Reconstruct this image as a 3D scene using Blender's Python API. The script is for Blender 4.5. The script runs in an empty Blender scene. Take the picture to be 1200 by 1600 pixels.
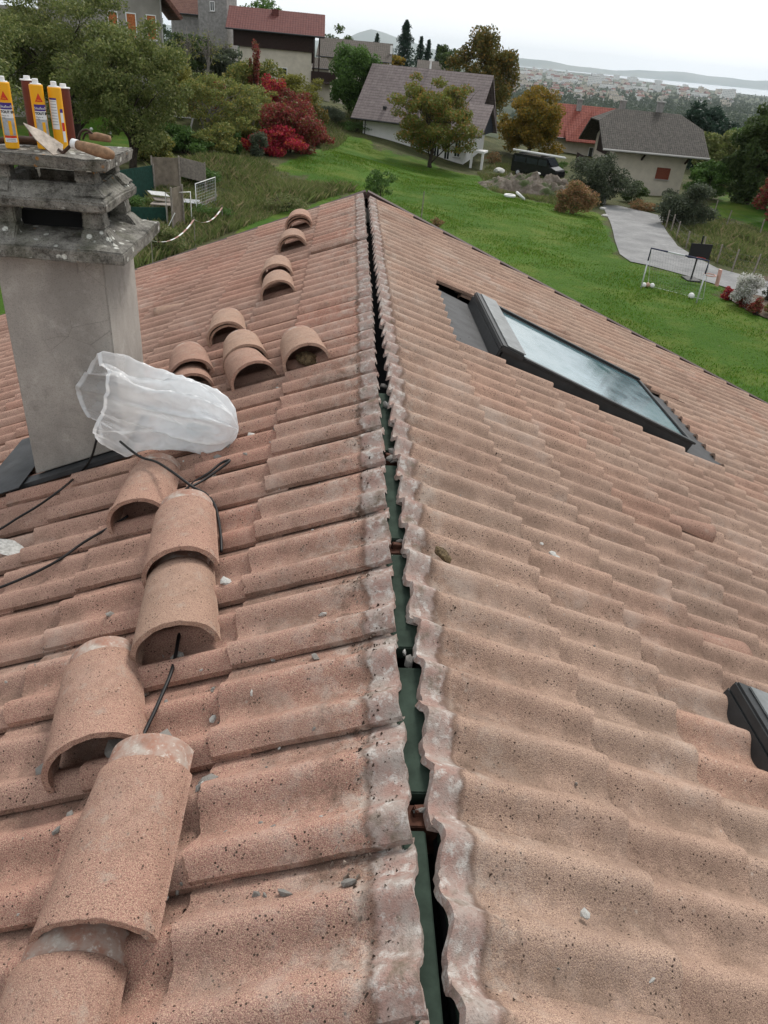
import bpy, bmesh, math, random
import numpy as np
from math import radians as R, sin, cos, pi, sqrt, atan2, floor
from mathutils import Vector, Matrix, Euler
random.seed(7); rng = np.random.default_rng(7)
SC = bpy.context.scene
COL = SC.collection

# ---------------------------------------------------------------- camera
# axes of the world (X across the ridge, Y along the ridge, Z up) in camera coordinates (right, down, forward)
FPX = 1155.0
def _n(v): v = np.array(v, float); return v/np.linalg.norm(v)
_r = _n([551-600, 72-800, FPX]); _h = np.array([cos(R(5.5)), sin(R(5.5)), 0])
_d = _n(np.cross(_r, _h)); _d = _d if _d[1] > 0 else -_d
AX = np.array([np.cross(_r, -_d), _r, -_d])
CAM = np.array([-0.215, 0.0, 1.254])
cam = bpy.data.cameras.new('camera'); co = bpy.data.objects.new('camera', cam); COL.objects.link(co)
cam.sensor_fit = 'VERTICAL'; cam.sensor_height = 36.0; cam.sensor_width = 27.0
cam.lens = FPX/1600*36; cam.clip_start = 0.05; cam.clip_end = 60000
right, down, fwd = AX[:, 0], AX[:, 1], AX[:, 2]
m = Matrix(((right[0], -down[0], -fwd[0], CAM[0]), (right[1], -down[1], -fwd[1], CAM[1]), (right[2], -down[2], -fwd[2], CAM[2]), (0, 0, 0, 1)))
co.matrix_world = m
SC.camera = co

# ---------------------------------------------------------------- light
SUN_EL, SUN_AZ = R(46), 0      # high sun behind cloud, from the right-rear
w = bpy.data.worlds.new('World'); SC.world = w; w.use_nodes = True
nt = w.node_tree; nt.nodes.clear()
out = nt.nodes.new('ShaderNodeOutputWorld'); bg = nt.nodes.new('ShaderNodeBackground')
sky = nt.nodes.new('ShaderNodeTexSky'); sky.sky_type = 'NISHITA'; sky.sun_disc = False
sky.sun_elevation = SUN_EL; sky.sun_rotation = R(28); sky.dust_density = 3; sky.air_density = 1.2
tc = nt.nodes.new('ShaderNodeTexCoord'); no = nt.nodes.new('ShaderNodeTexNoise'); no.inputs['Scale'].default_value = 2.2; no.inputs['Detail'].default_value = 4
mp = nt.nodes.new('ShaderNodeMapping'); mp.inputs['Scale'].default_value = (1, 1, 3.5)
rp = nt.nodes.new('ShaderNodeValToRGB'); rp.color_ramp.elements[0].position = .35; rp.color_ramp.elements[1].position = .7
rp.color_ramp.elements[0].color = (8.2, 8.6, 9.1, 1); rp.color_ramp.elements[1].color = (9.3, 9.35, 9.4, 1)
mx = nt.nodes.new('ShaderNodeMixRGB'); mx.inputs['Fac'].default_value = .9
nt.links.new(tc.outputs['Generated'], mp.inputs['Vector']); nt.links.new(mp.outputs[0], no.inputs['Vector']); nt.links.new(no.outputs['Fac'], rp.inputs[0])
sx = nt.nodes.new('ShaderNodeSeparateXYZ'); nt.links.new(tc.outputs['Generated'], sx.inputs[0])
mr = nt.nodes.new('ShaderNodeMapRange'); mr.inputs[1].default_value = 0; mr.inputs[2].default_value = .22; mr.inputs[3].default_value = 1.4; mr.inputs[4].default_value = 1.0; nt.links.new(sx.outputs[2], mr.inputs[0])
nt.links.new(sky.outputs[0], mx.inputs[1]); nt.links.new(rp.outputs[0], mx.inputs[2])
vm = nt.nodes.new('ShaderNodeVectorMath'); vm.operation = 'SCALE'; nt.links.new(mx.outputs[0], vm.inputs[0]); nt.links.new(mr.outputs[0], vm.inputs['Scale']); nt.links.new(vm.outputs[0], bg.inputs[0])
bg.inputs['Strength'].default_value = 0.06
nt.links.new(bg.outputs[0], out.inputs[0])
sl = bpy.data.lights.new('sun', 'SUN'); sl.energy = 1.5; sl.angle = R(14); sl.color = (1, .955, .9)
so = bpy.data.objects.new('sun', sl); COL.objects.link(so)
so.rotation_euler = Vector((cos(SUN_EL)*sin(R(28)), cos(SUN_EL)*cos(R(28)), sin(SUN_EL))).to_track_quat('Z', 'Y').to_euler()
so.location = (0, 0, 30)
SC.view_settings.view_transform = 'Standard'; SC.view_settings.look = 'None'; SC.view_settings.exposure = 0.86; SC.view_settings.gamma = 1
SC.render.engine = 'CYCLES'
cy = SC.cycles
cy.max_bounces = 6; cy.diffuse_bounces = 2; cy.glossy_bounces = 3; cy.transmission_bounces = 4; cy.transparent_max_bounces = 12; cy.volume_bounces = 2
cy.use_denoising = True
cy.sample_clamp_indirect = 4
SC.render.resolution_x = 768; SC.render.resolution_y = 1024

# ---------------------------------------------------------------- helpers
def ray(px, py): return AX@np.array([px-600, py-800, FPX])
def atZ(px, py, z): d = ray(px, py); return CAM+d*(z-CAM[2])/d[2]
def atY(px, py, Y): d = ray(px, py); return CAM+d*(Y-CAM[1])/d[1]
PIT = R(22); CA, SA = cos(PIT), sin(PIT)
def LP(u, v, n=0): return Vector((-u*CA-n*SA, v, -u*SA+n*CA))     # left slope: u down the slope, v along the ridge, n off the plane
def RP(u, v, n=0): return Vector((u*CA+n*SA, v, -u*SA+n*CA))
def onL(px, py, n=0):
    N = np.array([-SA, 0, CA]); d = ray(px, py); P = CAM+d*(n-N@CAM)/(N@d); return -P[0]*CA-P[2]*SA, P[1]
def onR(px, py, n=0):
    N = np.array([SA, 0, CA]); d = ray(px, py); P = CAM+d*(n-N@CAM)/(N@d); return P[0]*CA-P[2]*SA, P[1]

def tag(o, label=None, cat=None, group=None, kind=None):
    if label: o['label'] = label
    if cat: o['category'] = cat
    if group: o['group'] = group
    if kind: o['kind'] = kind
    return o
def empty(name, loc=(0, 0, 0), rz=0, label=None, cat=None, group=None, parent=None):
    o = bpy.data.objects.new(name, None); COL.objects.link(o); o.location = loc; o.rotation_euler = (0, 0, rz); o.empty_display_size = .1
    if parent: o.parent = parent
    return tag(o, label, cat, group)
def link(name, me, parent=None, mats=None, smooth=False):
    o = bpy.data.objects.new(name, me); COL.objects.link(o)
    if parent: o.parent = parent
    if mats is not None:
        for mt in (mats if isinstance(mats, (list, tuple)) else [mats]): me.materials.append(mt)
    if smooth: me.polygons.foreach_set('use_smooth', [True]*len(me.polygons))
    return o
def npmesh(name, V, F, mats=None, parent=None, smooth=False, attrs=None, mi=None):
    V = np.asarray(V, float).reshape(-1, 3); F = np.asarray(F, int)
    me = bpy.data.meshes.new(name); k = F.shape[1]
    me.vertices.add(len(V)); me.vertices.foreach_set('co', V.ravel())
    me.loops.add(F.size); me.loops.foreach_set('vertex_index', F.ravel())
    me.polygons.add(len(F)); me.polygons.foreach_set('loop_start', np.arange(0, F.size, k))
    me.update(calc_edges=True); me.validate()
    if mi is not None: me.polygons.foreach_set('material_index', mi)
    for an, av in (attrs or {}).items():
        a = me.attributes.new(an, 'FLOAT', 'POINT'); a.data.foreach_set('value', np.asarray(av, float).ravel())
    return link(name, me, parent, mats, smooth)
def copy_tree(o, parent=None):
    c = o.copy(); COL.objects.link(c)
    if parent is not None: c.parent = parent
    for ch in list(o.children): copy_tree(ch, c)
    return c

class MB:
    def __init__(s): s.v = []; s.f = []; s.m = []
    def add(s, vs, fs, mi=0):
        b = len(s.v); s.v += [tuple(v) for v in vs]; s.f += [tuple(b+i for i in f) for f in fs]; s.m += [mi]*len(fs); return s
    def box(s, c, d, rot=None, mi=0, top=1.0, bev=0):
        hx, hy, hz = d[0]/2, d[1]/2, d[2]/2
        vs = [Vector((x*hx*(top if z > 0 else 1), y*hy*(top if z > 0 else 1), z*hz)) for z in (-1, 1) for y in (-1, 1) for x in (-1, 1)]
        if rot is not None:
            M = Euler(rot).to_matrix() if not isinstance(rot, Matrix) else rot
            vs = [M@v for v in vs]
        vs = [v+Vector(c) for v in vs]
        return s.add(vs, [(0, 2, 3, 1), (4, 5, 7, 6), (0, 1, 5, 4), (2, 6, 7, 3), (0, 4, 6, 2), (1, 3, 7, 5)], mi)
    def bar(s, a, b, w, h=None, mi=0):
        a, b = Vector(a), Vector(b); d = (b-a); L = d.length
        q = d.to_track_quat('Z', 'Y').to_matrix()
        return s.box((a+b)/2, (w, h or w, L), q, mi)
    def tube(s, pts, rad, seg=8, mi=0, cap=True):
        pts = [Vector(p) for p in pts]; n = len(pts); rad = rad if isinstance(rad, (list, tuple)) else [rad]*n
        b = len(s.v); up = Vector((0, 0, 1)); ref = None
        for i, p in enumerate(pts):
            t = (pts[min(i+1, n-1)]-pts[max(i-1, 0)]).normalized()
            if ref is None: ref = t.orthogonal().normalized()
            ref = (ref-t*ref.dot(t)); ref = ref.normalized() if ref.length > 1e-6 else t.orthogonal().normalized()
            bi = t.cross(ref)
            for k in range(seg):
                a = 2*pi*k/seg; s.v.append(tuple(p+(ref*cos(a)+bi*sin(a))*rad[i]))
        for i in range(n-1):
            for k in range(seg):
                k2 = (k+1) % seg; s.f.append((b+i*seg+k, b+i*seg+k2, b+(i+1)*seg+k2, b+(i+1)*seg+k)); s.m.append(mi)
        if cap:
            s.f.append(tuple(b+k for k in reversed(range(seg)))); s.f.append(tuple(b+(n-1)*seg+k for k in range(seg))); s.m += [mi, mi]
        return s
    def lathe(s, prof, c=(0, 0, 0), seg=16, mi=0):
        b = len(s.v)
        for r, z in prof:
            for k in range(seg): a = 2*pi*k/seg; s.v.append((c[0]+r*cos(a), c[1]+r*sin(a), c[2]+z))
        for i in range(len(prof)-1):
            for k in range(seg):
                k2 = (k+1) % seg; s.f.append((b+i*seg+k, b+i*seg+k2, b+(i+1)*seg+k2, b+(i+1)*seg+k)); s.m.append(mi)
        s.f.append(tuple(b+k for k in reversed(range(seg)))); s.f.append(tuple(b+(len(prof)-1)*seg+k for k in range(seg))); s.m += [mi, mi]
        return s
    def poly(s, vs, mi=0): return s.add(vs, [tuple(range(len(vs)))], mi)
    def prism(s, poly2, z0, z1, mi=0):   # polygon extruded in z
        n = len(poly2); vs = [(x, y, z0) for x, y in poly2]+[(x, y, z1) for x, y in poly2]
        return s.add(vs, [tuple(reversed(range(n))), tuple(range(n, 2*n))]+[(i, (i+1) % n, n+(i+1) % n, n+i) for i in range(n)], mi)
    def build(s, name, mats, parent=None, smooth=False, bevel=0, loc=None):
        me = bpy.data.meshes.new(name); me.from_pydata(s.v, [], s.f); me.update()
        me.polygons.foreach_set('material_index', s.m)
        bm = bmesh.new(); bm.from_mesh(me); bmesh.ops.recalc_face_normals(bm, faces=bm.faces)
        if bevel: bmesh.ops.bevel(bm, geom=[e for e in bm.edges if e.calc_face_angle(0) > .5], offset=bevel, segments=2, affect='EDGES', clamp_overlap=True)
        bm.to_mesh(me); bm.free()
        o = link(name, me, parent, mats, smooth)
        if loc is not None: o.location = loc
        return o

# ---------------------------------------------------------------- materials
class NT:
    def __init__(s, name):
        s.m = bpy.data.materials.new(name); s.m.use_nodes = True; s.t = s.m.node_tree; s.b = s.t.nodes['Principled BSDF']; s.x = None
        s.b.inputs['Roughness'].default_value = .85; s.b.inputs['Specular IOR Level'].default_value = .25
    def n(s, ty, **k):
        nd = s.t.nodes.new(ty)
        for a, v in k.items(): setattr(nd, a, v)
        return nd
    def l(s, a, b): s.t.links.new(a, b)
    def co(s):
        if s.x is None: s.x = s.n('ShaderNodeTexCoord').outputs['Object']
        return s.x
    def noise(s, scale, detail=3, rough=.5, stretch=None, vec=None):
        nd = s.n('ShaderNodeTexNoise'); nd.inputs['Scale'].default_value = scale; nd.inputs['Detail'].default_value = detail; nd.inputs['Roughness'].default_value = rough
        v = vec or s.co()
        if stretch:
            mp = s.n('ShaderNodeMapping'); mp.inputs['Scale'].default_value = stretch; s.l(v, mp.inputs[0]); v = mp.outputs[0]
        s.l(v, nd.inputs['Vector']); return nd.outputs['Fac']
    def voro(s, scale, feature='F1', out='Distance', rand=1):
        nd = s.n('ShaderNodeTexVoronoi'); nd.feature = feature; nd.inputs['Scale'].default_value = scale; nd.inputs['Randomness'].default_value = rand
        s.l(s.co(), nd.inputs['Vector']); return nd.outputs[out]
    def ramp(s, v, p0, p1, c0=0., c1=1.):
        nd = s.n('ShaderNodeMapRange'); nd.inputs[1].default_value = p0; nd.inputs[2].default_value = p1; nd.inputs[3].default_value = c0; nd.inputs[4].default_value = c1
        s.l(v, nd.inputs[0]); return nd.outputs[0]
    def mix(s, f, a, b, mode='MIX'):
        nd = s.n('ShaderNodeMixRGB', blend_type=mode)
        for i, v in ((0, f), (1, a), (2, b)):
            if hasattr(v, 'links'): s.l(v, nd.inputs[i])
            elif i == 0: nd.inputs[0].default_value = v
            else: nd.inputs[i].default_value = (*v, 1)
        return nd.outputs[0]
    def math(s, op, a, b=None):
        nd = s.n('ShaderNodeMath', operation=op)
        for i, v in ((0, a), (1, b)):
            if v is None: continue
            if hasattr(v, 'links'): s.l(v, nd.inputs[i])
            else: nd.inputs[i].default_value = v
        return nd.outputs[0]
    def attr(s, name): nd = s.n('ShaderNodeAttribute'); nd.attribute_name = name; return nd.outputs['Fac']
    def island(s): return s.n('ShaderNodeNewGeometry').outputs['Random Per Island']
    def objrand(s): return s.n('ShaderNodeObjectInfo').outputs['Random']
    def color(s, c):
        if hasattr(c, 'links'): s.l(c, s.b.inputs['Base Color'])
        else: s.b.inputs['Base Color'].default_value = (*c, 1)
        return s
    def bump(s, h, strength=.5, dist=.002):
        nd = s.n('ShaderNodeBump'); nd.inputs['Strength'].default_value = strength; nd.inputs['Distance'].default_value = dist
        s.l(h, nd.inputs['Height']); s.l(nd.outputs[0], s.b.inputs['Normal']); return s
    def set(s, **k):
        for a, v in k.items():
            a = a.replace('_', ' ')
            if hasattr(v, 'links'): s.l(v, s.b.inputs[a])
            else: s.b.inputs[a].default_value = v
        return s
def simple(name, c, rough=.8, var=.15, scale=4, metal=0, bump=0, spec=.3):
    t = NT(name); n1 = t.noise(scale, 4, .6)
    t.color(t.mix(t.ramp(n1, .3, .7), tuple(x*(1-var) for x in c), tuple(min(1, x*(1+var)) for x in c)))
    t.set(Roughness=rough, Metallic=metal, Specular_IOR_Level=spec)
    if bump: t.bump(t.noise(scale*8, 4, .6), .5, bump)
    return t.m

def tile_mat(name, ca, cb, cap=True, seed=0.0):
    t = NT(name)
    big = t.noise(2.3, 3); mid = t.noise(14, 4, .6); g1 = t.noise(300, 2, .65); g2 = t.noise(560, 1, .6)
    c = t.mix(t.ramp(big, .3, .7), ca, cb)
    c = t.mix(t.ramp(mid, .35, .75, 0, .55), c, tuple(x*.72 for x in ca))
    if cap == 'roof':
        rn = t.attr('rnd'); c = t.mix(t.ramp(rn, 0, 1, 0, .6), c, (cb[0]*.8, cb[1]*.9, cb[2]*.95))
        c = t.mix(t.ramp(t.math('FRACT', t.math('MULTIPLY', rn, 5.3)), .75, 1, 0, .55), c, (ca[0]*1.1, ca[1]*.85, ca[2]*.8))
    c = t.mix(t.ramp(g1, .36, .49, .7, 0), c, (.075, .045, .035))
    c = t.mix(t.ramp(g2, .50, .62, 0, .8), c, (.62, .44, .31))
    pit = t.math('MULTIPLY', t.ramp(t.voro(85), .16, .24, 1, 0), t.ramp(t.noise(19, 3), .47, .56))
    c = t.mix(pit, c, (.035, .025, .02))
    pale = t.math('MULTIPLY', t.ramp(t.voro(38), .08, .2, 1, 0), t.ramp(t.noise(9, 3), .6, .7))
    c = t.mix(t.math('MULTIPLY', pale, .7), c, (.6, .5, .42))
    c = t.mix(t.ramp(t.noise(5.5, 6, .7), .58, .78, 0, .5), c, (.13, .085, .06))
    c = t.mix(t.ramp(t.noise(1.1, 6, .72), .46, .64, 0, .42), c, (.17, .10, .075)); c = t.mix(t.ramp(t.noise(3.3, 5, .7), .56, .7, 0, .3), c, (.50, .36, .29))
    if cap is None:
        ob = t.objrand(); c = t.mix(t.ramp(ob, 0, 1, 0, .35), c, (.22, .13, .10)); c = t.mix(t.ramp(t.noise(16, 5, .75), .55, .66, 0, .5), c, (.40, .33, .27))
    if cap == 'roof':
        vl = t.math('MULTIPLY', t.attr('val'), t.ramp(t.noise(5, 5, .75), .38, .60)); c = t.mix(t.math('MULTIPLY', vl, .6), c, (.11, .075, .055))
        c = t.mix(t.math('MULTIPLY', t.ramp(t.noise(1.7, 6, .75), .56, .68), .35), c, (.50, .42, .36))
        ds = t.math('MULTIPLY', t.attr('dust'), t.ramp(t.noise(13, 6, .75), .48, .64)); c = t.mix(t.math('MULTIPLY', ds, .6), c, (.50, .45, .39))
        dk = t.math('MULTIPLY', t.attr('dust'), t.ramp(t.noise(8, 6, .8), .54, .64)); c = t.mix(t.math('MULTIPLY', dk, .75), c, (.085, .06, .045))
    h = t.math('ADD', t.math('MULTIPLY', g1, 1.0), t.math('MULTIPLY', t.noise(40, 3), .8))
    if cap == 'roof':
        ed = t.math('ADD', t.attr('cap'), t.ramp(t.noise(26, 3), .2, .8, -.14, .14)); k = t.ramp(ed, .42, .52)
        mc = t.mix(t.ramp(t.noise(17, 5, .65), .36, .62), (.36, .31, .275), (.33, .215, .18))
        mc = t.mix(t.ramp(t.noise(33, 5, .7), .52, .64, 0, .9), mc, (.52, .48, .44))
        mc = t.mix(t.ramp(t.noise(11, 4, .7), .55, .68, 0, .8), mc, (.15, .12, .085))
        mc = t.mix(t.ramp(t.noise(120, 4, .7), .3, .46, .6, 0), mc, (.12, .085, .07))
        rim = t.math('MULTIPLY', t.ramp(ed, .30, .43), t.ramp(ed, .46, .56, 1, 0))
        c = t.mix(k, c, mc); c = t.mix(t.math('MULTIPLY', rim, .6), c, (.10, .06, .045))
    t.color(c); t.set(Roughness=.93, Specular_IOR_Level=.15); t.bump(h, .7, .004)
    return t.m
M = {}
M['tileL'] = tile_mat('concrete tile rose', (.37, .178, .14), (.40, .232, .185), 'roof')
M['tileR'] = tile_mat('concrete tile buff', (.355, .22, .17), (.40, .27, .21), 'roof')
M['ridge'] = tile_mat('ridge tile grain', (.355, .19, .15), (.41, .245, .19), None)
M['ridge2'] = tile_mat('ridge tile grain buff', (.37, .23, .175), (.42, .28, .21), None)
# ================================================================ our own roof
t = NT('mortar smear'); c = t.mix(t.ramp(t.noise(22, 5, .65), .35, .62), (.42, .36, .31), (.33, .18, .13)); c = t.mix(t.ramp(t.noise(60, 4, .7), .55, .7, 0, .8), c, (.6, .56, .5)); c = t.mix(t.ramp(t.noise(12, 4), .55, .75, 0, .7), c, (.13, .10, .08))
t.color(c).bump(t.noise(70, 4, .7), .6, .003); M['collar'] = t.m
t = NT('grey mortar'); c = t.mix(t.ramp(t.noise(40, 5, .7), .35, .65), (.27, .25, .23), (.5, .47, .43)); t.color(c).bump(t.noise(160, 4, .7), .7, .003); M['mortar'] = t.m
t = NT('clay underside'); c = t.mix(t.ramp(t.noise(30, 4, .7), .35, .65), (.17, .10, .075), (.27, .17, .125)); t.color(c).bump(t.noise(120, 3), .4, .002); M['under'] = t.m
M['felt'] = simple('black felt', (.012, .012, .012), .95)
M['green'] = simple('green painted steel', (.034, .050, .038), .8, .35, 18, 0, 0, .08)
M['brownwood'] = simple('brown stained wood', (.075, .03, .018), .85, .5, 45)
M['rakewood'] = simple('dark red brown board', (.055, .03, .025), .7, .3, 8)
M['lead'] = simple('grey flashing', (.045, .046, .048), .65, .35, 9, 0, .002)
M['frame'] = simple('anthracite frame', (.032, .034, .035), .45, .25, 12)
M['wall0'] = simple('pale render', (.6, .56, .5), .9)

house = empty('house', (0, 0, -7.3), 0, 'large house under a rose brown concrete tile roof opened along its ridge', 'house')
def hp(o): o.parent = house; o.location = (0, 0, 7.3); return o

WV, AMP = .15, .037
def sm(x, a, b): t = np.clip((x-a)/(b-a), 0, 1); return t*t*(3-2*t)
HOLES = {1: [(.50, 2.58, 4.19, 5.49), (1.13, 2.7, .15, 1.63)], -1: []}
def slope(side):
    s_ = side; val = []; dust = []
    Vs, Fs, rn, cap = [], [], [], []; base = 0
    first, gauge = .478, .335
    ncol = 36; U1 = 6.0
    for ccol in range(-8, 28):
        if side < 0: v0 = .850+.3*(ccol-0); vs_dir = 1
        else: v0 = .840+.055+.3*(ccol-0); vs_dir = -1
        # w runs from the covering edge
        if v0 < -2.4 or v0 > 7.9: continue
        for k in range(0, 17):
            ul = first+gauge*k; uu = ul-.42
            if k == 0: uu = .025 if side < 0 else .012
            near = 1 if (v0 < 3.2 and ul < 2.6) else 0
            nw = 30 if near else 20
            ww = np.linspace(-.004, .315, nw)
            jit = rng.normal(0, 1, 6)
            if side < 0:
                v = v0+ww; h = AMP*(.5+.5*np.cos(2*pi*(ww-.044)/WV))**1.35*(1-.9*sm(ww, .262, .30)); h = h+.006*(1-sm(ww, 0, .3))-.012*sm(ww, .27, .305)
            else:
                v = v0-ww; h = AMP*(.5+.5*np.cos(2*pi*(ww-.055)/WV))**1.35; h = h+.004*(1-sm(ww, 0, .25))-.006*sm(ww, .29, .31)
            # holes
            keep = np.ones(nw, bool); clipped = []
            for (a, b, p, q) in HOLES[side]:
                if ul > a+.03 and uu < b:
                    ins = (v > p) & (v < q); keep &= ~ins
                    if ul > b+.05: clipped.append((ins, b))
            if v0 > 7.6: keep &= v < 7.97
            runs = []
            for kp, u_s in [(keep, uu)]+clipped:
                idx = np.where(kp)[0]
                if len(idx) > 1: runs += [(r_, u_s) for r_ in np.split(idx, np.where(np.diff(idx) > 1)[0]+1)]
            # tile lower edge adjusted at skylight bottom
            for run, u_s in runs:
                if len(run) < 2: continue
                vv, hh = v[run], h[run]
                us = [uu, uu+.03, uu+.07, uu+.085, uu+.098, uu+.112, uu+.14, uu+.2, uu+.27, uu+.34, ul-.03, ul-.008, ul] if (k == 0 and near) else ([uu, uu+.06, uu+.09, uu+.11, uu+.2, ul-.02, ul] if k == 0 else ([uu, uu+.07, uu+.14, uu+.21, uu+.28, uu+.36, ul-.012, ul] if near else [uu, uu+.2, ul-.01, ul]))
                us = np.maximum(np.array(us), u_s+np.arange(len(us))*1e-5) if u_s > uu else np.array(us); U, W = np.meshgrid(us, np.arange(len(run)), indexing='ij')
                frac = (U-(ul-.42))/.42
                N = hh[W]+(.019 if s_ < 0 else .032)*frac
                N = N+jit[0]*.0012+jit[1]*.0012*(frac-.5)+jit[2]*.001*(W/len(run)-.5)*2
                if v0 in (): pass
                Vv = vv[W]+jit[3]*.0012; Uu = U+jit[4]*.002
                if k == 0:
                    edge = .005*np.sin(vv[W]*37+side)+.004*np.sin(vv[W]*91+2)
                    capm = 1-sm(Uu-edge*2, *((.095, .112) if side < 0 else (.078, .092)))
                    N = N+(.003 if side < 0 else .0065)*capm
                    Uu = np.where(U <= uu+1e-6, Uu+np.abs(rng.normal(0, .0022, Uu.shape)), Uu)
                    capattr = 1-np.clip((Uu-(.045 if side < 0 else .018))/(.11 if side < 0 else .105), 0, 1)
                    N = N*(1-.0*capm)
                else: capattr = np.zeros_like(Uu)
                if near:
                    N = N+rng.normal(0, .00055, N.shape); 
                    Uu = np.where(U >= ul-1e-6, Uu+rng.normal(0, .0016, Uu.shape)+.003*np.sin(vv[W]*60+jit[5]), Uu)
                    if side < 0: Vv = np.where(W == 0, Vv+.0008*np.sin(U*55+jit[5]*3)+rng.normal(0, .0009, Vv.shape), Vv)
                # lifted tile pair far up the left side
                if side < 0 and abs(v0-5.95) < .01 and k == 0: N = N+.022*(1-W/len(run))
                nu, nn = Uu.shape
                s = side
                X = s*(Uu*CA+N*SA); Z = -Uu*SA+N*CA
                TH = .016 if side < 0 else .020
                X2 = s*(Uu*CA+(N-TH)*SA); Z2 = -Uu*SA+(N-TH)*CA
                top = np.stack([X, Vv, Z], -1).reshape(-1, 3); bot = np.stack([X2, Vv, Z2], -1).reshape(-1, 3)
                # only rims of the underside
                ii = np.arange(nu*nn).reshape(nu, nn)
                a, b, c, d = ii[:-1, :-1], ii[1:, :-1], ii[1:, 1:], ii[:-1, 1:]
                F = np.stack([a, b, c, d], -1).reshape(-1, 4)
                flip = (s*vs_dir) < 0
                if flip: F = F[:, ::-1]
                per = np.concatenate([ii[0, :], ii[1:, -1], ii[-1, -2::-1], ii[-2:0:-1, 0]])
                nt_ = nu*nn
                rimtop = top[per]; rimbot = bot[per]; np_ = len(per)
                r0 = nt_; r1 = nt_+np_
                j = np.arange(np_); j2 = (j+1) % np_
                RF = np.stack([r0+j, r0+j2, r1+j2, r1+j], -1)
                if flip: RF = RF[:, ::-1]
                RF = RF[:, ::-1]
                Vs.append(top); Vs.append(rimtop); Vs.append(rimbot)
                Fs.append(F+base); Fs.append(RF+base)
                tot = nt_+2*np_; base += tot
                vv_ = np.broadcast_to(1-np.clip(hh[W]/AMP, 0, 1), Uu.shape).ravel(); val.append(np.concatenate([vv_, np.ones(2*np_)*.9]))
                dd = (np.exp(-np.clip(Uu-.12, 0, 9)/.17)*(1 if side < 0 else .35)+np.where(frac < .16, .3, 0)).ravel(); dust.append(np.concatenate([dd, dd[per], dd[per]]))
                rn.append(np.full(tot, rng.random())); ca_ = capattr.ravel()
                cap.append(np.concatenate([ca_, ca_[per], ca_[per]*.8]))
    V = np.concatenate(Vs); F = np.concatenate(Fs)
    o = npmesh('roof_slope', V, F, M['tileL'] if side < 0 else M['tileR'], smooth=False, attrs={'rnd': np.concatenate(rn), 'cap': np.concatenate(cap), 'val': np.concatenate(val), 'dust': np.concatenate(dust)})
    me = o.data; fl = np.ones(len(me.polygons), bool); me.polygons.foreach_set('use_smooth', fl)
    hp(o); o['label'] = 'left slope of rosy wavy tiles with pale mortar along the ridge' if side < 0 else 'right slope of buff wavy tiles with pale mortar along the ridge'
    return o
slope(-1); slope(1)
# deck below the tiles, walls, gable
b = MB()
for s in (-1, 1):
    P = LP if s < 0 else RP
    for (n0, n1) in ((-.06, -.024),):
        q = [P(.05, -2.5, n1), P(5.95, -2.5, n1), P(5.95, 7.93, n1), P(.05, 7.93, n1), P(.05, -2.5, n0), P(5.95, -2.5, n0), P(5.95, 7.93, n0), P(.05, 7.93, n0)]
        b.add(q, [(0, 1, 2, 3), (7, 6, 5, 4), (0, 4, 5, 1), (1, 5, 6, 2), (2, 6, 7, 3), (3, 7, 4, 0)])
b.box((0, 2.7, -.17), (.3, 10.3, .02))
hp(b.build('underlay', M['felt']))
b = MB(); W0 = 5.0; zt = -5.2*SA
for yy in (-2.0, 7.45):
    b.add([(-W0, yy, -7.4), (W0, yy, -7.4), (W0, yy, -W0*SA/CA-.07), (0, yy, -.07), (-W0, yy, -W0*SA/CA-.07)]+[(-W0, yy+.25, -7.4), (W0, yy+.25, -7.4), (W0, yy+.25, -W0*SA/CA-.07), (0, yy+.25, -.07), (-W0, yy+.25, -W0*SA/CA-.07)],
          [(0, 1, 2, 3, 4), (9, 8, 7, 6, 5), (0, 5, 6, 1), (1, 6, 7, 2), (0, 4, 9, 5)])
for xx in (-W0+.125, W0-.125): b.box((xx, 2.85, -4.75), (.25, 9.0, 5.3))
hp(b.build('wall', M['wall0']))
# rake board
b = MB()
for s in (-1, 1):
    P = LP if s < 0 else RP
    for (v0, v1, n0, n1) in ((7.98, 8.10, -.16, .036), (7.945, 7.98, -.16, -.02)):
        q = [P(-.0, v0, n1), P(6.0, v0, n1), P(6.0, v1, n1), P(-.0, v1, n1), P(0, v0, n0), P(6.0, v0, n0), P(6.0, v1, n0), P(0, v1, n0)]
        b.add(q, [(0, 1, 2, 3), (7, 6, 5, 4), (0, 4, 5, 1), (1, 5, 6, 2), (2, 6, 7, 3), (3, 7, 4, 0)])
hp(b.build('rake_board', M['rakewood']))
# ridge channel
for (a, e, x0, x1, z) in ((-.6, .882, -.045, .002, -.022), (.965, 1.325, -.04, .03, -.019), (1.395, 1.80, -.04, .032, -.019), (1.885, 2.36, -.04, .034, -.021), (2.50, 3.05, -.04, .034, -.034)):
    b = MB(); b.box(((x0+x1)/2, (a+e)/2, z-.02), (x1-x0, e-a, .04)); 
    o = hp(b.build('ridge_batten', M['green'], bevel=.003)); o['label'] = 'green ridge batten in the open gap'
b = MB(); b.box((.04, .3, -.085), (.02, 1.2, .08)); hp(b.build('ridge_batten', M['green']))
for v in (.92, 1.845, 2.43):
    b = MB(); b.box((0.0, v, -.075), (.12, .05, .09)); b.box((.01, v+.012, -.045), (.07, .018, .05), (0, .25, .3)); hp(b.build('rafter_end', M['brownwood'], bevel=.002))

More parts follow.
